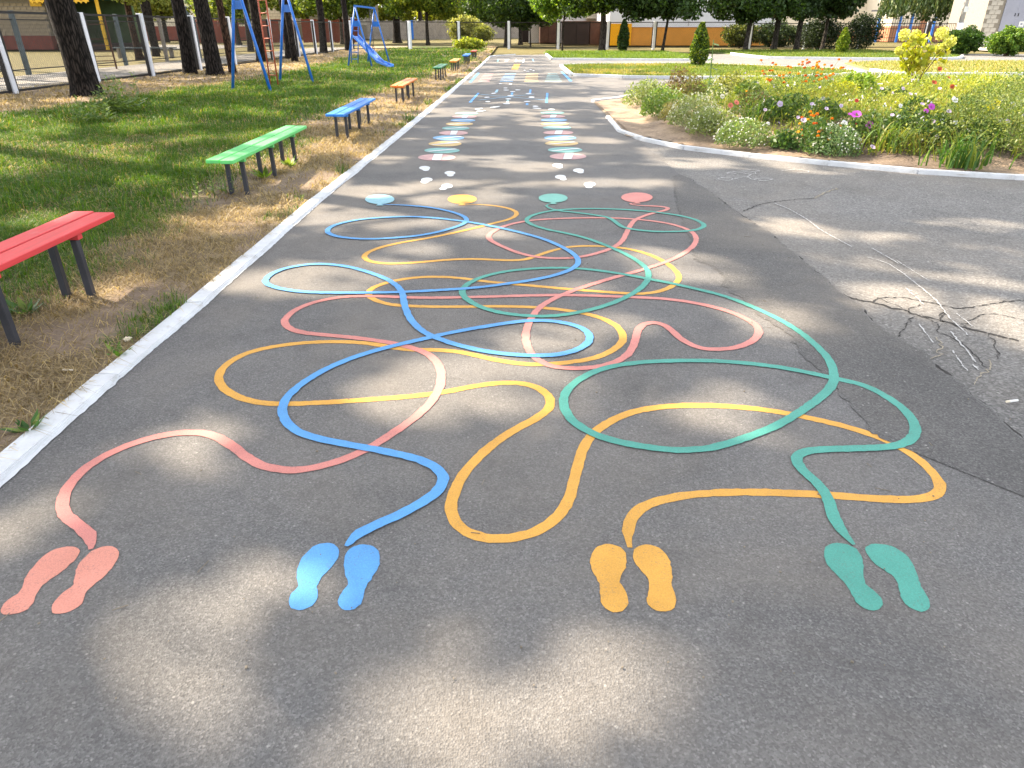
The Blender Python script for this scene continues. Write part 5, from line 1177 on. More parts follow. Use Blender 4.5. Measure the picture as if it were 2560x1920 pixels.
# transformer station with grey doors
r = thing('transformer_station', (37.4, 61.5, 0), 'cream brick transformer station with grey metal double doors', 'building', rz=-0.10)
MB().box((7, 3, 3.5), (14, 6, 7)).build('wall', 'mortar', r)
DO = [(2.3, 2.0), (5.6, 2.0), (8.9, 2.0)]
def skipd(x, z, w):
    return any(abs(x - a) < b / 2 + 0.22 for a, b in DO) and z < 3.6 or any(abs(x - a) < 1.35 for a, b in DO) and 3.6 < z < 4.0 or x > 10.5 or z > 4.9 or (any(abs(x - a) < 1.15 for a, b in DO) and z > 4.0)
bricks(r, (0, 0, 0.35), (1, 0), 15, 24, 0.44, 0.31, 'grey_brick', gap=0.03, skip=skipd)
for a, b in DO:
    MB().box((a, -0.03, 3.98), (b + 0.75, 0.14, 0.34)).build('lintel', 'light_concrete', r)
    for k in (-1, 1):
        d = MB().box((a + k * b / 4 + k * 0.01, -0.04, 2.55), (b / 2 + 0.02, 0.08, 2.45)).build('door', 'door_grey', r, bevel=0.008)
        MB().box((a + k * 0.12, -0.1, 2.5), (0.05, 0.05, 0.22)).build('handle', 'steel_dark', d)
        d2 = MB().box((a + k * b / 4 + k * 0.01, -0.05, 0.72), (b / 2 + 0.02, 0.08, 1.1)).build('lower_door', 'door_grey', r, bevel=0.008)
        MB().box((a + k * b / 4 + k * 0.01, -0.1, 0.72), (b / 2 - 0.2, 0.02, 0.85)).build('inset', 'door_grey', d2)
    s = MB().box((a + 0.55, -0.095, 1.85), (0.36, 0.012, 0.36)).build('notice', 'sign_white', r)
    MB().box((a + 0.55, -0.104, 1.85), (0.16, 0.006, 0.14)).build('mark', 'door_grey', s)
    gr_ = MB().box((a, -0.02, 4.65), (b + 0.2, 0.06, 0.7)).build('vent_grille', 'door_grey', r)
    for q in range(5): MB().box((a, -0.07, 4.4 + q * 0.13), (b, 0.05, 0.05)).build('slat', 'concrete', gr_)
MB().box((7, -1.0, 0.1), (14, 2.0, 0.2)).build('step', 'light_concrete', r)
MB().box((7, 3, 7.15), (14.6, 6.6, 0.3)).build('roof', 'concrete', r)
# lamp post
p = G(2383, 130)
r = thing('lamp_post', (p[0], p[1], 0), 'tall concrete lamp post with whitewashed base and small white sign', 'lamp post')
MB().tube([(0, 0, -0.2), (0, 0, 7.5)], [0.19, 0.11], 12).build('pole', 'light_concrete', r, smooth=True)
MB().tube([(0, 0, -0.1), (0, 0, 1.9)], [0.2, 0.187], 12).build('white_base', 'white_paint', r, smooth=True)
MB().box((0.02, -0.22, 2.75), (0.34, 0.02, 0.36)).build('sign', 'sign_white', r)
MB().tube([(0, 0, 7.4), (-0.6, -0.3, 8.0), (-1.3, -0.6, 8.1)], [0.04, 0.04, 0.035], 8).build('arm', 'steel_dark', r); MB().box((-1.5, -0.7, 8.1), (0.55, 0.28, 0.14), 0.45).build('lamp_head', 'blue_grey', r)
# gate and blue arbour
r = thing('grid_gate', (35.5, 65.8, 0), 'black steel grid gate with a thick dark post at the right', 'gate')
MB().box((0, 0, 1.0), (0.2, 0.2, 2.15)).build('gate_post', 'black_paint', r); MB().box((4.6, 0.2, 1.0), (0.2, 0.2, 2.15)).build('gate_post', 'black_paint', r)
for z in (0.12, 0.95, 1.9): MB().box((2.3, 0.1, z), (4.3, 0.05, 0.05)).build('rail', 'black_paint', r)
for i in range(27): MB().box((0.25 + i * 0.155, 0.1, 1.0), (0.028, 0.03, 1.8)).build('bar', 'black_paint', r)
r = thing('blue_arbour', (45, 95, 0), 'open blue post arbour with grid panels and flat canopy beyond the gate', 'arbour')
for x in (0, 2.6, 4.0, 6.8): MB().box((x, 0, 1.7), (0.22, 0.22, 3.4)).build('post', 'blue_steel', r)
MB().box((1.6, 0, 3.45), (4.6, 2.2, 0.16)).build('canopy', 'steel_dark', r)
mb = MB()
for i in range(24): mb.box((0.2 + i * 0.3, 0.02, 1.6), (0.04, 0.04, 3.0))
mb.build('grid_panel', 'black_paint', r)['kind'] = 'stuff'
for z in (0.5, 1.5, 2.6): MB().box((3.4, 0.06, z), (6.8, 0.04, 0.05)).build('rail', 'black_paint', r)

# ------------------------------------------------------------------ grass
def lawn_grass():
    B, Hh, W, Ln, Cc = [], [], [], [], []
    def zone(n, x0, x1, y0, y1, hs, ws, dry_keep):
        x = RNG.uniform(x0, x1, n); y = RNG.uniform(y0, y1, n)
        ok = x < kerb_x(y) - 0.10
        # in view (with a margin)
        zc = y * math.cos(PITCH) + EYE * math.sin(PITCH)
        ok &= np.abs(x) < 0.90 * zc + 1.0
        x, y = x[ok], y[ok]; g = green_amount(x, y)
        tall = fnoise(x * 1.6 + 20, y * 1.6)
        rnd = RNG.random(len(x))
        isg = rnd < g * (0.55 + 0.45 * sstep(0.3, 0.55, tall))
        dry = (~isg) & (RNG.random(len(x)) < dry_keep * (0.35 + 0.9 * sstep(0.35, 0.6, fnoise(x * 1.7 + 4, y * 1.7))))
        for m_, green in ((isg, True), (dry, False)):
            k = m_.sum()
            if not k: continue
            xx, yy = x[m_], y[m_]
            B.append(np.column_stack([xx, yy, lawn_h(xx, yy) - 0.004]))
            hh = hs * RNG.uniform(0.5, 1.3, k) * (0.6 + 0.8 * tall[m_])
            if green:
                Hh.append(hh); Ln.append(RNG.uniform(0.25, 1.25, k))
                c = leaf_cols(k, (0.052, 0.135, 0.008), 0.35, (0.12, 0.20, 0.012), 0.3); q = RNG.random(k) < 0.07; c[q] = (0.3, 0.25, 0.12)
                Cc.append(c)
            else:
                Hh.append(hh * 0.8); Ln.append(RNG.uniform(1.4, 2.4, k)); Cc.append(leaf_cols(k, (0.37, 0.295, 0.175), 0.4, (0.2, 0.15, 0.085), 0.35))
            W.append(np.full(k, ws) * RNG.uniform(0.7, 1.4, k))
    zone(110000, -6.5, -2.0, 2.0, 6.5, 0.085, 0.004, 0.45)
    zone(120000, -10.5, -1.9, 6.5, 13, 0.10, 0.0068, 0.38)
    zone(110000, -14, -1.6, 13, 24, 0.13, 0.011, 0.22)
    zone(60000, -13.5, -1.4, 24, 44, 0.13, 0.02, 0.3)
    zone(20000, -13.5, -1.2, 44, 66, 0.14, 0.03, 0.3)
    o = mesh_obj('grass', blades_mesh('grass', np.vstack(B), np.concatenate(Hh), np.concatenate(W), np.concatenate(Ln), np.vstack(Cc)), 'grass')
    tag(o, 'patchy green and straw coloured grass covering the left lawn', 'grass', kind='stuff')
lawn_grass()
def right_grass():
    B, Hh, W, Ln, Cc = [], [], [], [], []
    for poly, n, col, alt, altp, h in ((LAWN_A, 22000, (0.09, 0.17, 0.02), (0.17, 0.24, 0.035), 0.4, 0.16), (LAWN_B, 30000, (0.13, 0.19, 0.03), (0.3, 0.28, 0.09), 0.4, 0.12), (LAWN_C, 26000, (0.10, 0.17, 0.025), (0.2, 0.24, 0.05), 0.35, 0.16), (LAWN_D, 30000, (0.18, 0.22, 0.05), (0.34, 0.31, 0.1), 0.45, 0.11)):
        p = np.array(poly); x = RNG.uniform(p[:, 0].min(), p[:, 0].max(), n); y = RNG.uniform(p[:, 1].min(), p[:, 1].max(), n)
        ok = inside(poly, x, y) & (edge_dist(poly, x, y) > 0.12); x, y = x[ok], y[ok]; k = len(x)
        if poly is LAWN_B:
            q = RNG.random(k) < sstep(0.3, 0.5, fnoise(x * 0.8, y * 0.8)); c = leaf_cols(k, col, 0.3); c[~q] = leaf_cols((~q).sum(), alt, 0.3)
        else: c = leaf_cols(k, col, 0.3, alt, altp)
        B.append(np.column_stack([x, y, np.full(k, 0.03)])); Hh.append(h * RNG.uniform(0.5, 1.3, k)); W.append(np.full(k, 0.022)); Ln.append(RNG.uniform(0.2, 1.1, k)); Cc.append(c)
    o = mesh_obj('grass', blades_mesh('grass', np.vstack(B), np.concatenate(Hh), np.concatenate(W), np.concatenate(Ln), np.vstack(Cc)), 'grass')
    tag(o, 'sunlit short grass on the lawns between the side roads', 'grass', kind='stuff')
right_grass()
def weeds(name, x, y, n, h, label, kind='leafy', col=(0.1, 0.2, 0.03)):
    r = thing(name, (x, y, 0.0), label, 'weed')
    mb = MB(); C, U, V = [], [], []
    for i in range(n):
        a = random.uniform(0, 6.28); q = random.uniform(0, 0.32) * (h / 0.4); bx, by = math.cos(a) * q, math.sin(a) * q; hh = h * random.uniform(0.6, 1.1)
        if kind == 'leafy':
            mb.tube([(bx, by, -0.02), (bx * 1.1, by * 1.1, hh)], [0.005, 0.003], 5)
            for j in range(16):
                z = hh * (0.1 + 0.9 * j / 16); aa = j * 2.4; L = 0.13 * (1.1 - 0.7 * j / 16) * h / 0.4
                d = np.array([math.cos(aa), math.sin(aa), 0.35]); C.append(np.array([bx, by, z]) + d * L / 2); U.append(d * L / 2); V.append(np.array([-math.sin(aa), math.cos(aa), 0]) * L * 0.17)
        else:
            L = h * random.uniform(0.6, 1.1); d = np.array([math.cos(a), math.sin(a), random.uniform(0.3, 1.2)]); d /= np.linalg.norm(d)
            C.append(d * L / 2); U.append(d * L / 2); V.append(np.array([-math.sin(a), math.cos(a), 0]) * L * 0.14)
    if kind == 'leafy': mb.build('stems', 'stem', r)['kind'] = 'stuff'
    c = np.array(C); mesh_obj('leaves', leaves_mesh('leaves', c, np.array(U), np.array(V), leaf_cols(len(c), col, 0.3, (0.2, 0.28, 0.06), 0.3)), 'leaf', r)
p = GZ('l', 1050, 990); weeds('tall_weed', p[0], p[1], 16, 0.75, 'clump of tall pale leafy weeds in the shaded grass', col=(0.16, 0.24, 0.08))
p = GZ('l', 820, 1080); weeds('tall_weed', p[0], p[1], 10, 0.5, 'smaller leafy weed clump left of the tall pale weeds', col=(0.12, 0.2, 0.05))
p = GZ('g', 1500, 530); weeds('weed_tuft', p[0], p[1], 8, 0.22, 'small leafy weed at the near legs of the green bench', col=(0.2, 0.28, 0.06))
p = GZ('g', 1830, 410); weeds('weed_tuft', p[0], p[1], 14, 0.2, 'low grassy weed under the middle of the green bench', 'rosette', (0.13, 0.22, 0.03))
p = GZ(7, 1090, 340); weeds('plantain', p[0], p[1], 12, 0.11, 'broad-leaved plantain growing by the kerb', 'rosette', (0.1, 0.22, 0.03))
p = GZ('g', 190, 1350); weeds('plantain', p[0], p[1], 14, 0.17, 'dark broad-leaved rosette near the red bench leg', 'rosette', (0.06, 0.14, 0.03))
p = GZ(7, 290, 1040); weeds('plantain', p[0], p[1], 12, 0.12, 'dark green leafy weed touching the near kerb', 'rosette', (0.05, 0.12, 0.03))
p = GZ('g', 2000, 330); weeds('weed_tuft', p[0], p[1], 16, 0.2, 'grassy weed at the far legs of the green bench', 'rosette', (0.15, 0.24, 0.04))

# litter: grit, twigs and dry leaves on the asphalt, joined
n = 420
x = RNG.uniform(-1.8, 2.4, n); y = 1.2 + RNG.random(n) ** 1.7 * 12
mb = MB()
for i in range(n):
    s = 0.0024 * (1 + RNG.random() ** 3 * 1.6); mb.box((x[i], y[i], 0.004 + s * 0.3), (s * random.uniform(0.7, 1.6), s, s * 0.7), random.uniform(0, 3))
for i in range(26):
    a = random.uniform(0, 3.1); px, py = random.uniform(-1.6, 2.2), 1.3 + random.random() ** 1.5 * 7; L = random.uniform(0.015, 0.06)
    mb.bar((px, py, 0.004), (px + math.cos(a) * L, py + math.sin(a) * L, 0.006), 0.002)
tag(mb.build('grit', 'grit'), 'scattered grit and pine needles lying on the asphalt', 'grit', kind='stuff')
p = GZ(8, 1845, 1445); r = thing('cigarette_end', (p[0], p[1], 0.0), 'white paper stub lying near the right edge of the path', 'litter')
MB().tube([(-0.02, 0, 0.0), (0.025, 0.01, 0.0)], [0.006, 0.006], 8).build('paper', 'sign_white', r)
MB().tube([(-0.036, -0.003, 0.0), (-0.0205, 0, 0.0)], [0.0058, 0.0058], 8).build('filter', 'cream_wall', r)
for k, xx, yy, lb in ((7, 1180, 185, 'crumpled pale paper scrap in the dry grass by the kerb'), (7, 630, 475, 'thin pale stick lying in the dry grass near the camera')):
    p = GZ(k, xx, yy, 0.02)
    mb = MB()
    if 'paper' in lb:
        for _ in range(6): mb.box((random.gauss(0, 0.012), random.gauss(0, 0.008), 0.01), (0.035, 0.02, 0.004), mat=Matrix.Rotation(random.uniform(-0.6, 0.6), 3, 'X') @ Matrix.Rotation(random.uniform(0, 3), 3, 'Z'))
        tag(mb.build('paper_scrap', 'cream_wall', None, p), lb, 'litter')
    else:
        mb.tube([(-0.025, 0, 0.01), (0.03, -0.008, 0.012)], [0.005, 0.004], 7); tag(mb.build('stick', 'cream_wall', None, p), lb, 'stick')

# ------------------------------------------------------------------ flower bed planting
def GB(px, py, dz=0.0):
    r_ = ray(px, py); Ys = np.arange(7.4, 24, 0.02); t = Ys / r_[1]
    xs, zs = r_[0] * t, EYE + r_[2] * t
    f = zs - dz - np.maximum(mound(xs, Ys), 0.012)
    k = np.argmax(f < 0) if (f < 0).any() else len(Ys) - 1
    return np.array([xs[k], Ys[k], zs[k] - dz])
def bed(x, y, dz=0.0): return GB(*zp('b', x, y), dz)
# the thin mixed growth that nobody could count
n = 110000
x = RNG.uniform(3.0, 16, n); y = RNG.uniform(8.4, 21.8, n)
ok = inside(BED, x, y); d = edge_dist(BED, x, y)
front = (y - np.interp(x, [2, 2.6, 3.3, 4.2, 5.3, 6, 9, 16], [13, 10.6, 9.8, 9.1, 8.4, 8.2, 7.7, 7.4]))
ok &= (front > 0.38 + 0.5 * fnoise(x * 1.1, y * 1.1)) & (np.abs(x) < 0.80 * (y * 0.887 + 0.7) + 0.8)
ok &= RNG.random(n) < 0.25 + 0.75 * sstep(0.38, 0.52, fnoise(x * 1.0 + 8, y * 1.0)) ; ok &= RNG.random(n) < sstep(2.6, 4.6, x + 0.05 * (y - 10))
x, y = x[ok], y[ok]; k = len(x); hz = mound(x, y)
sun_up = sstep(12, 16, y)
hgt = RNG.uniform(0.10, 0.42, k) * np.where(y > 16.5, 0.55, 1.0) * (0.5 + 0.9 * fnoise(x * 0.9 + 5, y * 0.9))
pa = sstep(0.38, 0.62, fnoise(x * 1.5 + 40, y * 1.5))[:, None]
c = leaf_cols(k, (0.10, 0.165, 0.03), 0.4) * (1 - pa) + leaf_cols(k, (0.27, 0.30, 0.045), 0.35) * pa; q = RNG.random(k) < 0.16; c[q] = leaf_cols(q.sum(), (0.32, 0.26, 0.12), 0.3)
ok2 = RNG.random(k) < 0.3 + 0.7 * sstep(0.36, 0.5, fnoise(x * 2.2 + 3, y * 2.2 + 1)); hgt = np.where(ok2, hgt, hgt * 0.35)
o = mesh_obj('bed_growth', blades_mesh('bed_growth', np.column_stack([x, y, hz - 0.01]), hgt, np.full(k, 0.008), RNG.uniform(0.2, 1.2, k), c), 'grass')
tag(o, 'thin mixed stems and grasses filling the flower bed', 'ground cover', kind='stuff')
m_ = 80000
ii = RNG.integers(0, k, m_); cx = np.column_stack([x[ii], y[ii], hz[ii]]) + np.column_stack([RNG.normal(0, 0.05, m_), RNG.normal(0, 0.05, m_), hgt[ii] * RNG.uniform(0.15, 1.0, m_)])
u, v = leaf_axes(m_, 0.042, 0.45)
o = mesh_obj('bed_leaves', leaves_mesh('bed_leaves', cx, u, v, np.clip(np.repeat(1.0, m_)[:, None] * (leaf_cols(m_, (0.10, 0.17, 0.03), 0.45) * (1 - pa[ii]) + leaf_cols(m_, (0.28, 0.32, 0.05), 0.4) * pa[ii]), 0, 1)), 'leaf')
tag(o, 'small leaves of the mixed growth in the flower bed', 'ground cover', kind='stuff')

m2 = 520
ii = RNG.integers(0, k, m2); cx = np.column_stack([x[ii], y[ii], hz[ii] + hgt[ii] * RNG.uniform(0.7, 1.0, m2)])
cx = np.repeat(cx, 3, 0) + RNG.normal(0, 0.016, (m2 * 3, 3)); fc = np.repeat(np.where(RNG.random(m2)[:, None] < 0.6, np.array([[0.6, 0.52, 0.72]]), np.array([[0.74, 0.74, 0.7]])), 3, 0)
o = mesh_obj('bed_blossoms', leaves_mesh('bed_blossoms', cx, *leaf_axes(m2 * 3, 0.034, 0.8), fc), 'petal')
tag(o, 'tiny lilac and white blossoms sprinkled through the flower bed', 'blossoms', kind='stuff')
def bushy(name, px, py, r_, h, label, n, leaf, col, alt, altp, fl=None, nf=0, fs=0.02, cat='flowering plant', group='plants of the flower bed'):
    p = bed(px, py)
    r = thing(name, p, label, cat, group)
    d = rand_unit(n); rr = RNG.random(n) ** 0.3 * (0.75 + 0.5 * fnoise(d[:, 0] * 2 + px, d[:, 1] * 2 + d[:, 2]))
    c = np.column_stack([d[:, 0] * r_ * rr, d[:, 1] * r_ * rr, np.abs(d[:, 2]) * h * rr + 0.02])
    u, v = leaf_axes(n, leaf, 0.4)
    mesh_obj('foliage', leaves_mesh('foliage', c, u, v, leaf_cols(n, col, 0.35, alt, altp)), 'leaf', r)
    mb = MB()
    for _ in range(7):
        a = random.uniform(0, 6.28); mb.tube([(0, 0, -0.03), (math.cos(a) * r_ * 0.6, math.sin(a) * r_ * 0.6, h * 0.7)], [0.006, 0.003], 5)
    mb.build('stems', 'stem', r)['kind'] = 'stuff'
    if fl is not None:
        d = rand_unit(nf); d[:, 2] = np.abs(d[:, 2]) * 0.9 + 0.1; d /= np.linalg.norm(d, axis=1)[:, None]
        c = np.column_stack([d[:, 0] * r_, d[:, 1] * r_, d[:, 2] * h * 1.05 + 0.02]); u, v = leaf_axes(nf, fs, 0.9)
        o = mesh_obj('blossoms', leaves_mesh('blossoms', np.repeat(c, 3, 0) + RNG.normal(0, fs * 0.25, (nf * 3, 3)), *leaf_axes(nf * 3, fs, 0.9), leaf_cols(nf * 3, fl, 0.15)), 'petal', r); o['kind'] = 'stuff'
    return r
GG = (0.16, 0.22, 0.10); AL = (0.24, 0.3, 0.13)
bushy('alyssum', 150, 248, 0.55, 0.5, 'grey-green feathery bush at the left tip of the flower bed', 2600, 0.06, (0.17, 0.23, 0.09), (0.28, 0.33, 0.15), 0.3)
bushy('alyssum', 240, 305, 0.5, 0.45, 'green bushy plant with thin blades, second at the bed tip', 2600, 0.06, (0.13, 0.22, 0.05), (0.25, 0.32, 0.1), 0.3, (0.6, 0.62, 0.5), 60, 0.02)
bushy('alyssum', 290, 335, 0.26, 0.3, 'small brownish low plant at the sandy bed edge', 900, 0.05, (0.2, 0.19, 0.09), (0.3, 0.28, 0.13), 0.3)
bushy('alyssum', 405, 360, 0.45, 0.45, 'pale sage bush with tiny cream flowers on the sandy slope', 2600, 0.05, AL, (0.36, 0.38, 0.24), 0.4, (0.66, 0.66, 0.52), 150, 0.02)
bushy('alyssum', 500, 405, 0.4, 0.36, 'second pale cream-flowered bush beside the sandy slope', 2200, 0.05, (0.22, 0.26, 0.1), AL, 0.4, (0.66, 0.66, 0.52), 120, 0.02)
bushy('alyssum', 670, 465, 0.42, 0.33, 'bush with tiny white flowers at the front of the bed', 2400, 0.045, (0.15, 0.23, 0.08), (0.24, 0.3, 0.12), 0.3, (0.72, 0.72, 0.68), 130, 0.018)
bushy('alyssum', 1160, 515, 0.36, 0.36, 'blue-green bush of white flowers right of the dwarf marigold', 2200, 0.045, (0.13, 0.22, 0.09), (0.22, 0.3, 0.14), 0.3, (0.72, 0.72, 0.66), 90, 0.02)
bushy('leafy_plant', 890, 485, 0.18, 0.25, 'small broad-leaved plant at the bed edge below a lilac bloom', 420, 0.08, (0.07, 0.15, 0.04), (0.14, 0.22, 0.06), 0.3)
bushy('dried_plant', 320, 215, 0.3, 0.62, 'withered brown plant near the left end of the bed', 1100, 0.06, (0.12, 0.085, 0.05), (0.2, 0.17, 0.08), 0.3)
bushy('dried_plant', 395, 235, 0.28, 0.5, 'second withered brown-green plant beside the first', 900, 0.06, (0.15, 0.12, 0.06), (0.18, 0.2, 0.07), 0.3)
bushy('leafy_plant', 690, 235, 0.3, 0.35, 'green leafy plant in the middle of the bed', 900, 0.08, (0.11, 0.18, 0.04), (0.22, 0.28, 0.06), 0.3)
bushy('leafy_plant', 590, 215, 0.35, 0.5, 'yellow-green leafy plant with dry stems', 1100, 0.07, (0.2, 0.22, 0.06), (0.3, 0.3, 0.1), 0.3)
bushy('leafy_plant', 1290, 200, 0.4, 0.42, 'bright leafy dahlia plant with broad green leaves', 900, 0.11, (0.14, 0.24, 0.03), (0.28, 0.36, 0.05), 0.4)
bushy('leafy_plant', 1190, 215, 0.4, 0.3, 'yellow-lit low plant left of the dahlia', 1200, 0.08, (0.3, 0.33, 0.03), (0.42, 0.42, 0.05), 0.4)
bushy('leafy_plant', 730, 275, 0.35, 0.3, 'low dark mixed plant with reddish leaves', 900, 0.06, (0.1, 0.13, 0.04), (0.2, 0.12, 0.06), 0.25)
bushy('leafy_plant', 520, 235, 0.22, 0.3, 'low plant with cream daisies near the withered stems', 600, 0.05, (0.13, 0.19, 0.07), (0.2, 0.25, 0.1), 0.3, (0.7, 0.68, 0.55), 30, 0.035)
bushy('bed_shrub', 2120, 460, 0.9, 0.75, 'feathery yellow-green mound cut by the right edge of the picture', 9000, 0.036, (0.12, 0.17, 0.045), (0.24, 0.27, 0.08), 0.35)
bushy('bed_shrub', 2180, 330, 0.8, 0.7, 'green feathery mass at the far right of the bed', 7000, 0.038, (0.11, 0.17, 0.04), (0.24, 0.28, 0.07), 0.35)
for q_, (a_, b_) in enumerate([(960, 300), (1100, 330), (1330, 420), (1560, 400), (1700, 440), (1480, 250), (840, 330), (1880, 330), (1620, 320), (1950, 470)]):
    bushy('leafy_plant', a_, b_, 0.32, 0.3, 'dark leafy plant among the mixed growth, ' + ['left of the lilac petunia', 'behind the dwarf marigold', 'below the smaller magenta petunia', 'right of the olive tuft', 'left of the dark green tuft', 'right of the red bloom', 'behind the small leafy plant', 'below the lone white petunia', 'in the middle right', 'right of the dark green tuft'][q_], 1000, 0.06, (0.05, 0.1, 0.025), (0.12, 0.18, 0.04), 0.3)
# marigolds
def marigold(px, py, r_, h, nb, label, bs, tall):
    r = bushy('marigold', px, py, r_, h * (0.8 if not tall else 0.7), label, 1900 if not tall else 1500, 0.045, (0.05, 0.11, 0.03) if not tall else (0.15, 0.21, 0.05), (0.1, 0.18, 0.04), 0.3)
    for i in range(nb):
        a = random.uniform(0, 6.28); q = r_ * math.sqrt(random.random()) * 1.05; z = h * random.uniform(0.5, 1.08) if tall else h * random.uniform(0.35, 0.95)
        b = np.array([math.cos(a) * q, math.sin(a) * q, z])
        MB().tube([b * np.array([0.5, 0.5, 0.3]), b], [0.004, 0.003], 5).build('stem', 'stem', r)
        nn = 26; d = rand_unit(nn); d[:, 2] = np.abs(d[:, 2])
        c = b + d * bs * 0.35; u, v = leaf_axes(nn, bs * 0.6, 0.8)
        oc = random.choice([(0.75, 0.22, 0.01), (0.8, 0.3, 0.01), (0.6, 0.12, 0.01), (0.82, 0.42, 0.02)])
        mesh_obj('bloom', leaves_mesh('bloom', c, u, v, leaf_cols(nn, oc, 0.2)), 'petal', r)
marigold(985, 228, 0.8, 0.66, 60, 'tall airy marigolds with many orange heads at the back of the bed', 0.052, True)
marigold(1060, 500, 0.3, 0.5, 22, 'compact dark dwarf marigold with small orange heads at the front', 0.04, False)
marigold(760, 262, 0.3, 0.3, 8, 'low marigold with few rusty heads left of centre', 0.045, False)
# grassy tufts
def tuft(px, py, n, h, label, col, alt, sp=0.12):
    p = bed(px, py); r = thing('daylily_tuft', p, label, 'plant', 'strappy tufts of the flower bed')
    base = np.column_stack([RNG.normal(0, sp * 0.5, n), RNG.normal(0, sp * 0.5, n), np.full(n, -0.01)])
    V, C = [], []; loops = []; tots = []
    seg = 6
    for i in range(n):
        a = RNG.uniform(0, 6.28); L = h * RNG.uniform(0.7, 1.25); bend = RNG.uniform(0.8, 1.9); w = 0.011 * RNG.uniform(0.8, 1.4)
        d = np.array([math.cos(a), math.sin(a), 0]); s = np.array([-d[1], d[0], 0]); o = len(V)
        cl = np.array(col if RNG.random() > 0.3 else alt) * RNG.uniform(0.7, 1.25)
        for j in range(seg + 1):
            t = j / seg
            q = base[i] + d * L * (0.12 * t + 0.5 * bend * t * t * 0.6) + np.array([0, 0, L * (t - 0.42 * bend * t ** 2.2)])
            ww = w * (1 - t * 0.9); V += [q - s * ww / 1, q + s * ww / 1]; C += [cl, cl]
        for j in range(seg): loops += [o + 2 * j, o + 2 * j + 1, o + 2 * j + 3, o + 2 * j + 2]; tots.append(4)
    mesh_obj('leaves', arr_mesh('leaves', V, loops, tots, np.clip(np.array(C), 0, 1)), 'leaf', r)
tuft(1860, 575, 130, 0.62, 'big dark green arching tuft at the front right of the bed', (0.07, 0.16, 0.03), (0.2, 0.25, 0.05), 0.3)
tuft(1440, 490, 90, 0.6, 'olive arching tuft beside the dwarf marigold', (0.12, 0.2, 0.04), (0.28, 0.28, 0.07), 0.25)
tuft(740, 355, 60, 0.5, 'upright green tuft behind the white-flowered bush', (0.1, 0.19, 0.04), (0.2, 0.26, 0.06), 0.2)
tuft(270, 290, 40, 0.4, 'thin bright tuft growing through the bush at the bed tip', (0.16, 0.26, 0.05), (0.24, 0.3, 0.08), 0.15)
tuft(2010, 205, 150, 0.7, 'broad sunlit yellow tuft at the back right of the bed', (0.34, 0.36, 0.04), (0.45, 0.43, 0.06), 0.6)
tuft(1950, 190, 120, 0.7, 'sunlit lime tuft left of the broad yellow tuft', (0.3, 0.36, 0.05), (0.42, 0.42, 0.08), 0.5)
tuft(1500, 150, 120, 0.65, 'sunlit yellow-green tuft below the hydrangea', (0.3, 0.36, 0.04), (0.42, 0.42, 0.06), 0.5)
tuft(1600, 470, 70, 0.5, 'thin olive tuft in the shaded middle front', (0.13, 0.18, 0.05), (0.25, 0.25, 0.08), 0.3)
# single blooms on stems
def bloom_mesh(col, center, R, ruffle=0.12, npet=5):
    V = [(0, 0, -R * 0.35)]; C = [center]
    m = npet * 6
    for ring, (rr, zz) in enumerate(((0.45, -0.08), (1.0, 0.06))):
        for i in range(m):
            a = 2 * math.pi * i / m; f = rr * (1 - ruffle * (0.5 + 0.5 * math.cos(npet * a)) * (1 if ring else 0.3))
            V.append((math.cos(a) * R * f, math.sin(a) * R * f, R * zz * (1 + 0.4 * math.sin(a * 3)))); C.append(np.array(col) * (0.9 if ring == 0 else 1.0))
    loops, tots = [], []
    for i in range(m): loops += [0, 1 + i, 1 + (i + 1) % m]; tots.append(3)
    for i in range(m): loops += [1 + i, 1 + m + i, 1 + m + (i + 1) % m, 1 + (i + 1) % m]; tots.append(4)
    return arr_mesh('bloom', V, loops, tots, np.clip(np.array([np.array(q) for q in C]), 0, 1), True)
BL = {'lilac': bloom_mesh((0.62, 0.5, 0.72), (0.45, 0.3, 0.5), 0.052), 'white': bloom_mesh((0.8, 0.8, 0.84), (0.6, 0.6, 0.4), 0.052), 'magenta': bloom_mesh((0.62, 0.1, 0.62), (0.35, 0.02, 0.35), 0.065, 0.06), 'red': bloom_mesh((0.62, 0.05, 0.05), (0.3, 0.05, 0.02), 0.04, 0.2, 8), 'coral': bloom_mesh((0.72, 0.2, 0.16), (0.5, 0.1, 0.05), 0.055, 0.2, 9), 'yellow': bloom_mesh((0.85, 0.72, 0.02), (0.7, 0.5, 0.0), 0.06, 0.25, 8), 'cream': bloom_mesh((0.75, 0.72, 0.58), (0.5, 0.45, 0.1), 0.05, 0.2, 9), 'rust': bloom_mesh((0.4, 0.07, 0.03), (0.15, 0.04, 0.02), 0.05, 0.2, 9)}
for b in BL.values(): b.materials.append(M['petal'])
def bloom(kind, px, py, stem, label, size=1.0):
    p = bed(px, py, stem); r = thing('flower', p, label, 'flower', 'single blooms of the flower bed')
    tx, ty = random.uniform(-0.03, 0.03), random.uniform(-0.02, 0.02)
    MB().tube([(tx, ty + 0.04, -0.02), (tx * 0.5, ty * 0.5 + 0.02, stem * 0.6), (0, 0, stem)], [0.005, 0.004, 0.003], 5).build('stem', 'stem', r)
    o = mesh_obj('bloom', BL[kind], None, r, (0, -0.005, stem)); o.rotation_euler = (random.uniform(0.5, 1.15), random.uniform(-0.35, 0.35), 0); o.scale = (size * 0.82,) * 3
    c = np.column_stack([RNG.normal(0, 0.03, 6), RNG.normal(0.01, 0.03, 6), RNG.uniform(0.05, max(0.08, stem * 0.8), 6)]); mesh_obj('leaves', leaves_mesh('leaves', c, *leaf_axes(6, 0.06, 0.45), leaf_cols(6, (0.12, 0.2, 0.05))), 'leaf', r)
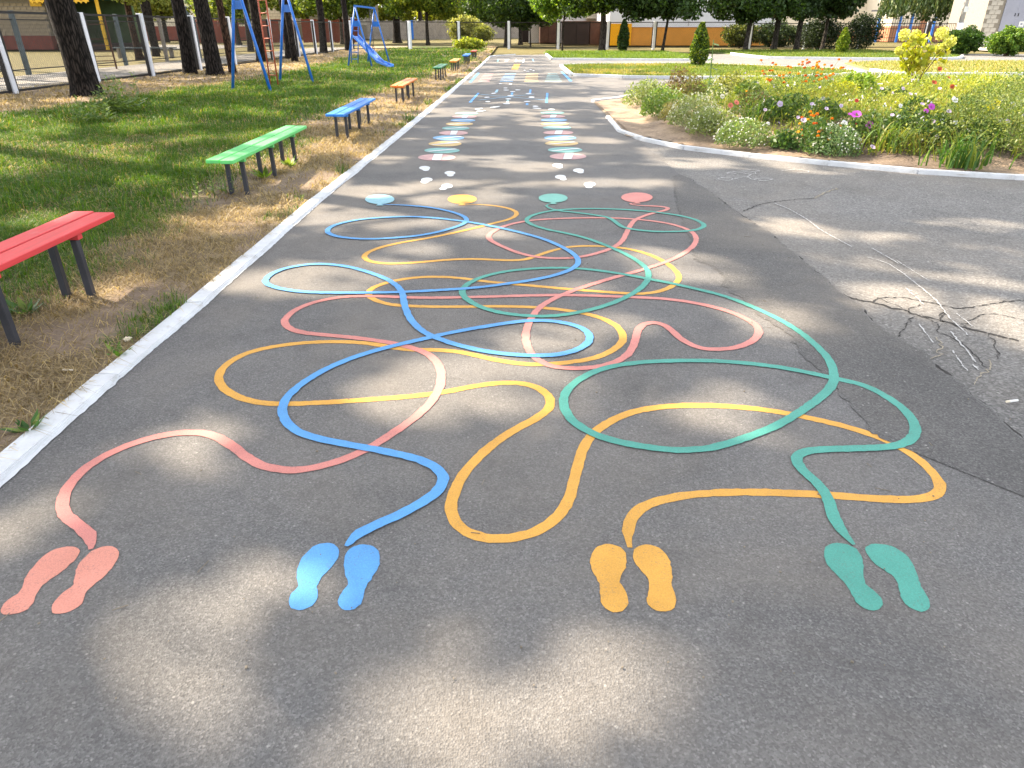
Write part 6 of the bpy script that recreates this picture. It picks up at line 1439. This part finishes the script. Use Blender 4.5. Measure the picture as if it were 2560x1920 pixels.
FL = [('magenta', 1293, 297, .3, 'large magenta petunia near the middle of the bed', 1.25), ('magenta', 1365, 355, .22, 'smaller magenta petunia right of the large one', 1.0), ('magenta', 1705, 255, .3, 'pinkish magenta petunia right of centre at the back', .9), ('magenta', 1675, 280, .26, 'small folded magenta petunia below the pinkish one', .7), ('magenta', 1258, 295, .3, 'tiny magenta bud left of the large magenta petunia', .5),
      ('lilac', 875, 240, .3, 'round lilac petunia high in the bed above the tuft', 1.1), ('lilac', 1005, 328, .25, 'lilac petunia above the dwarf marigold', 1.05), ('lilac', 665, 345, .25, 'pale lilac petunia above the white-flowered bush', 1.0), ('lilac', 862, 410, .16, 'lilac petunia low over the small broad-leaved plant', .85), ('lilac', 538, 288, .2, 'lilac petunia beside the pale cream bushes', .8), ('lilac', 795, 272, .25, 'small pinkish lilac petunia left of centre', .7), ('lilac', 1383, 475, .12, 'pale lilac star bloom lowest at the bed edge', .95), ('lilac', 975, 313, .25, 'small pale bloom left of the lilac petunia above the marigold', .6),
      ('white', 1230, 342, .28, 'round white petunia right of the dwarf marigold', 1.05), ('white', 1237, 385, .22, 'folded white petunia below the round white one', .95), ('white', 1220, 428, .18, 'white petunia lowest of the three by the marigold', .95), ('white', 1832, 217, .3, 'large white petunia alone at the back right', 1.2), ('white', 1535, 250, .3, 'small white petunia right of the large magenta one', .75), ('white', 1525, 312, .25, 'white petunia above the olive arching tuft', .75), ('white', 1765, 332, .25, 'white bloom over the big dark green tuft', .85), ('white', 1835, 340, .25, 'pale bloom right above the big dark green tuft', .75), ('white', 2150, 240, .3, 'white bloom near the right edge of the bed', .9), ('white', 1905, 385, .2, 'white bloom at the right shoulder of the dark tuft', .7), ('white', 810, 348, .2, 'cream-white bloom left of the small leafy plant', .7),
      ('lilac', 1590, 185, .3, 'lilac bloom left of the rust-red zinnias', .8), ('lilac', 1433, 155, .3, 'lilac bloom below the sunlit yellow-green tuft', .75), ('lilac', 1465, 75, .3, 'highest pale lilac bloom left of the hydrangea', .8), ('lilac', 1550, 155, .3, 'bluish lilac bloom under the hydrangea', .8), ('lilac', 1750, 155, .3, 'lilac bloom right of the rust-red zinnias', .8), ('lilac', 2122, 335, .25, 'pinkish lilac bloom in the feathery right mound', .8), ('lilac', 1715, 335, .25, 'small lilac bloom left over the dark tuft', .7), ('lilac', 1735, 420, .16, 'small lilac bloom low beside the dark tuft', .7), ('lilac', 1800, 280, .28, 'lilac bloom below the lone white petunia', .8), ('lilac', 1655, 240, .3, 'pale lilac bloom among thin stems right of centre', .8), ('lilac', 1490, 300, .28, 'pale lilac bloom left of the white one over the olive tuft', .7), ('lilac', 1210, 250, .3, 'pale lilac spike bloom above the round white petunia', .7), ('lilac', 1130, 265, .3, 'pale lilac bloom left of the large magenta petunia', .7), ('lilac', 1050, 240, .3, 'pale bluish bloom right of the round lilac petunia', .7), ('lilac', 1110, 210, .3, 'pale pink bloom under the tall marigolds', .7),
      ('coral', 605, 248, .28, 'coral zinnia, left of a pair, in the left half', .95), ('coral', 638, 232, .3, 'coral zinnia, right of a pair, in the left half', 1.0), ('red', 1295, 222, .3, 'bright red bloom left of centre at the back', .9), ('red', 1295, 350, .22, 'small dark red bloom below the large magenta petunia', .6), ('rust', 1720, 122, .45, 'dark rust-red zinnia below the hydrangea', 1.2), ('rust', 1750, 48, .6, 'highest rust-red zinnia right of the hydrangea', 1.1), ('rust', 1800, 95, .45, 'brown faded zinnia right of the hydrangea', .8), ('rust', 1818, 145, .4, 'rust-red zinnia lowest at the right of the hydrangea', 1.0), ('red', 1080, 295, .28, 'orange-red bloom above the dwarf marigold', .7),
      ('yellow', 2030, 262, .3, 'yellow daisy, left of the yellow pair at the right', 1.1), ('yellow', 2062, 232, .34, 'yellow daisy, right of the yellow pair at the right', 1.2), ('cream', 560, 198, .35, 'cream aster near the withered plants', 1.0), ('cream', 515, 255, .25, 'small cream aster lower beside the coral zinnias', .7)]
for a in FL: bloom(a[0], a[1], a[2], a[3], a[4], a[5])
# tall stalk and hydrangea
p = bed(470, 235); r = thing('sunflower_stalk', p, 'tall thin green stalk with drooping leaves near the withered plants', 'plant')
MB().tube([(0, 0, -0.03), (0.02, 0, 0.5), (0.0, 0, 1.05)], [0.014, 0.012, 0.008], 7).build('stem', 'stem', r)
c, u, v = [], [], []
for j in range(11):
    a = j * 2.4; z = 0.2 + j * 0.08; d = np.array([math.cos(a), math.sin(a), -0.25]); c.append(np.array([0, 0, z]) + d * 0.09); u.append(d * 0.09); v.append(np.array([-math.sin(a), math.cos(a), 0.1]) * 0.045)
mesh_obj('leaves', leaves_mesh('leaves', np.array(c), np.array(u), np.array(v), leaf_cols(11, (0.1, 0.17, 0.05))), 'leaf', r)
p = bed(1680, 125)
p = np.array([9.3, 17.2, float(mound(9.3, 17.2)[0])])
Yh = p[1]
r = thing('hydrangea', p, 'tall hydrangea with lime yellow flower heads glowing in the sun', 'flowering shrub')
HB = [('v', 150, 600, .13), ('v', 330, 610, .12), ('v', 800, 580, .15), ('v', 930, 720, .13), ('v', 760, 830, .11), ('v', 65, 880, .10)]
heads = [at(*zp(k, x, y), Yh + random.uniform(-0.25, 0.25)) - p for k, x, y, _ in HB]
mb = MB()
for hh in heads: mb.tube([(random.uniform(-0.1, 0.1), 0, -0.03), (hh[0] * 0.55, hh[1] * 0.5, hh[2] * 0.6), tuple(hh)], [0.012, 0.009, 0.005], 6)
mb.build('stems', 'dry_stem', r)['kind'] = 'stuff'
for hh, (k_, x_, y_, R_) in zip(heads, HB):
    nn = 170; d = rand_unit(nn); c = hh + d * R_ * np.array([1, 1, 0.95]) * (RNG.random(nn) ** 0.25)[:, None]
    mesh_obj('flower_head', leaves_mesh('flower_head', c, *leaf_axes(nn, 0.055, 0.85), leaf_cols(nn, (0.55, 0.56, 0.1), 0.2, (0.62, 0.62, 0.22), 0.3)), 'petal', r)
cc_ = at(*zp('v', 340, 900), Yh) - p; c2 = at(*zp('v', 700, 960), Yh) - p
for (cen, rx, rz, nn) in ((cc_, 0.33, 0.42, 190), (c2, 0.28, 0.22, 45), (at(*zp('v', 300, 1120), Yh) - p, 0.26, 0.25, 90)):
    d = rand_unit(nn) * (RNG.random(nn) ** 0.35)[:, None]; c = cen + d * np.array([rx, 0.3, rz])
    mesh_obj('leaves', leaves_mesh('leaves', c, *leaf_axes(nn, 0.15, 0.62), leaf_cols(nn, (0.34, 0.38, 0.03), 0.25, (0.45, 0.42, 0.04), 0.4)), 'leaf', r)

# labels of look-alike marks: count them off from the front
same = {}
for o in scene.objects:
    if o.get('group') in ('white dashes on the far path', 'short blue dashes on the far path', 'farthest white marks on the path', 'thin crossing lines on the path'):
        same.setdefault(o['label'], []).append(o)
ORDS = ['nearest', 'second nearest', 'third nearest', 'fourth nearest', 'fifth nearest', 'sixth nearest', 'seventh nearest']
for lab, l in same.items():
    if len(l) < 2: continue
    l.sort(key=lambda o: float(np.mean([v.co.y for v in o.data.vertices])))
    for i, o in enumerate(l): o['label'] = ORDS[i] + ' ' + lab
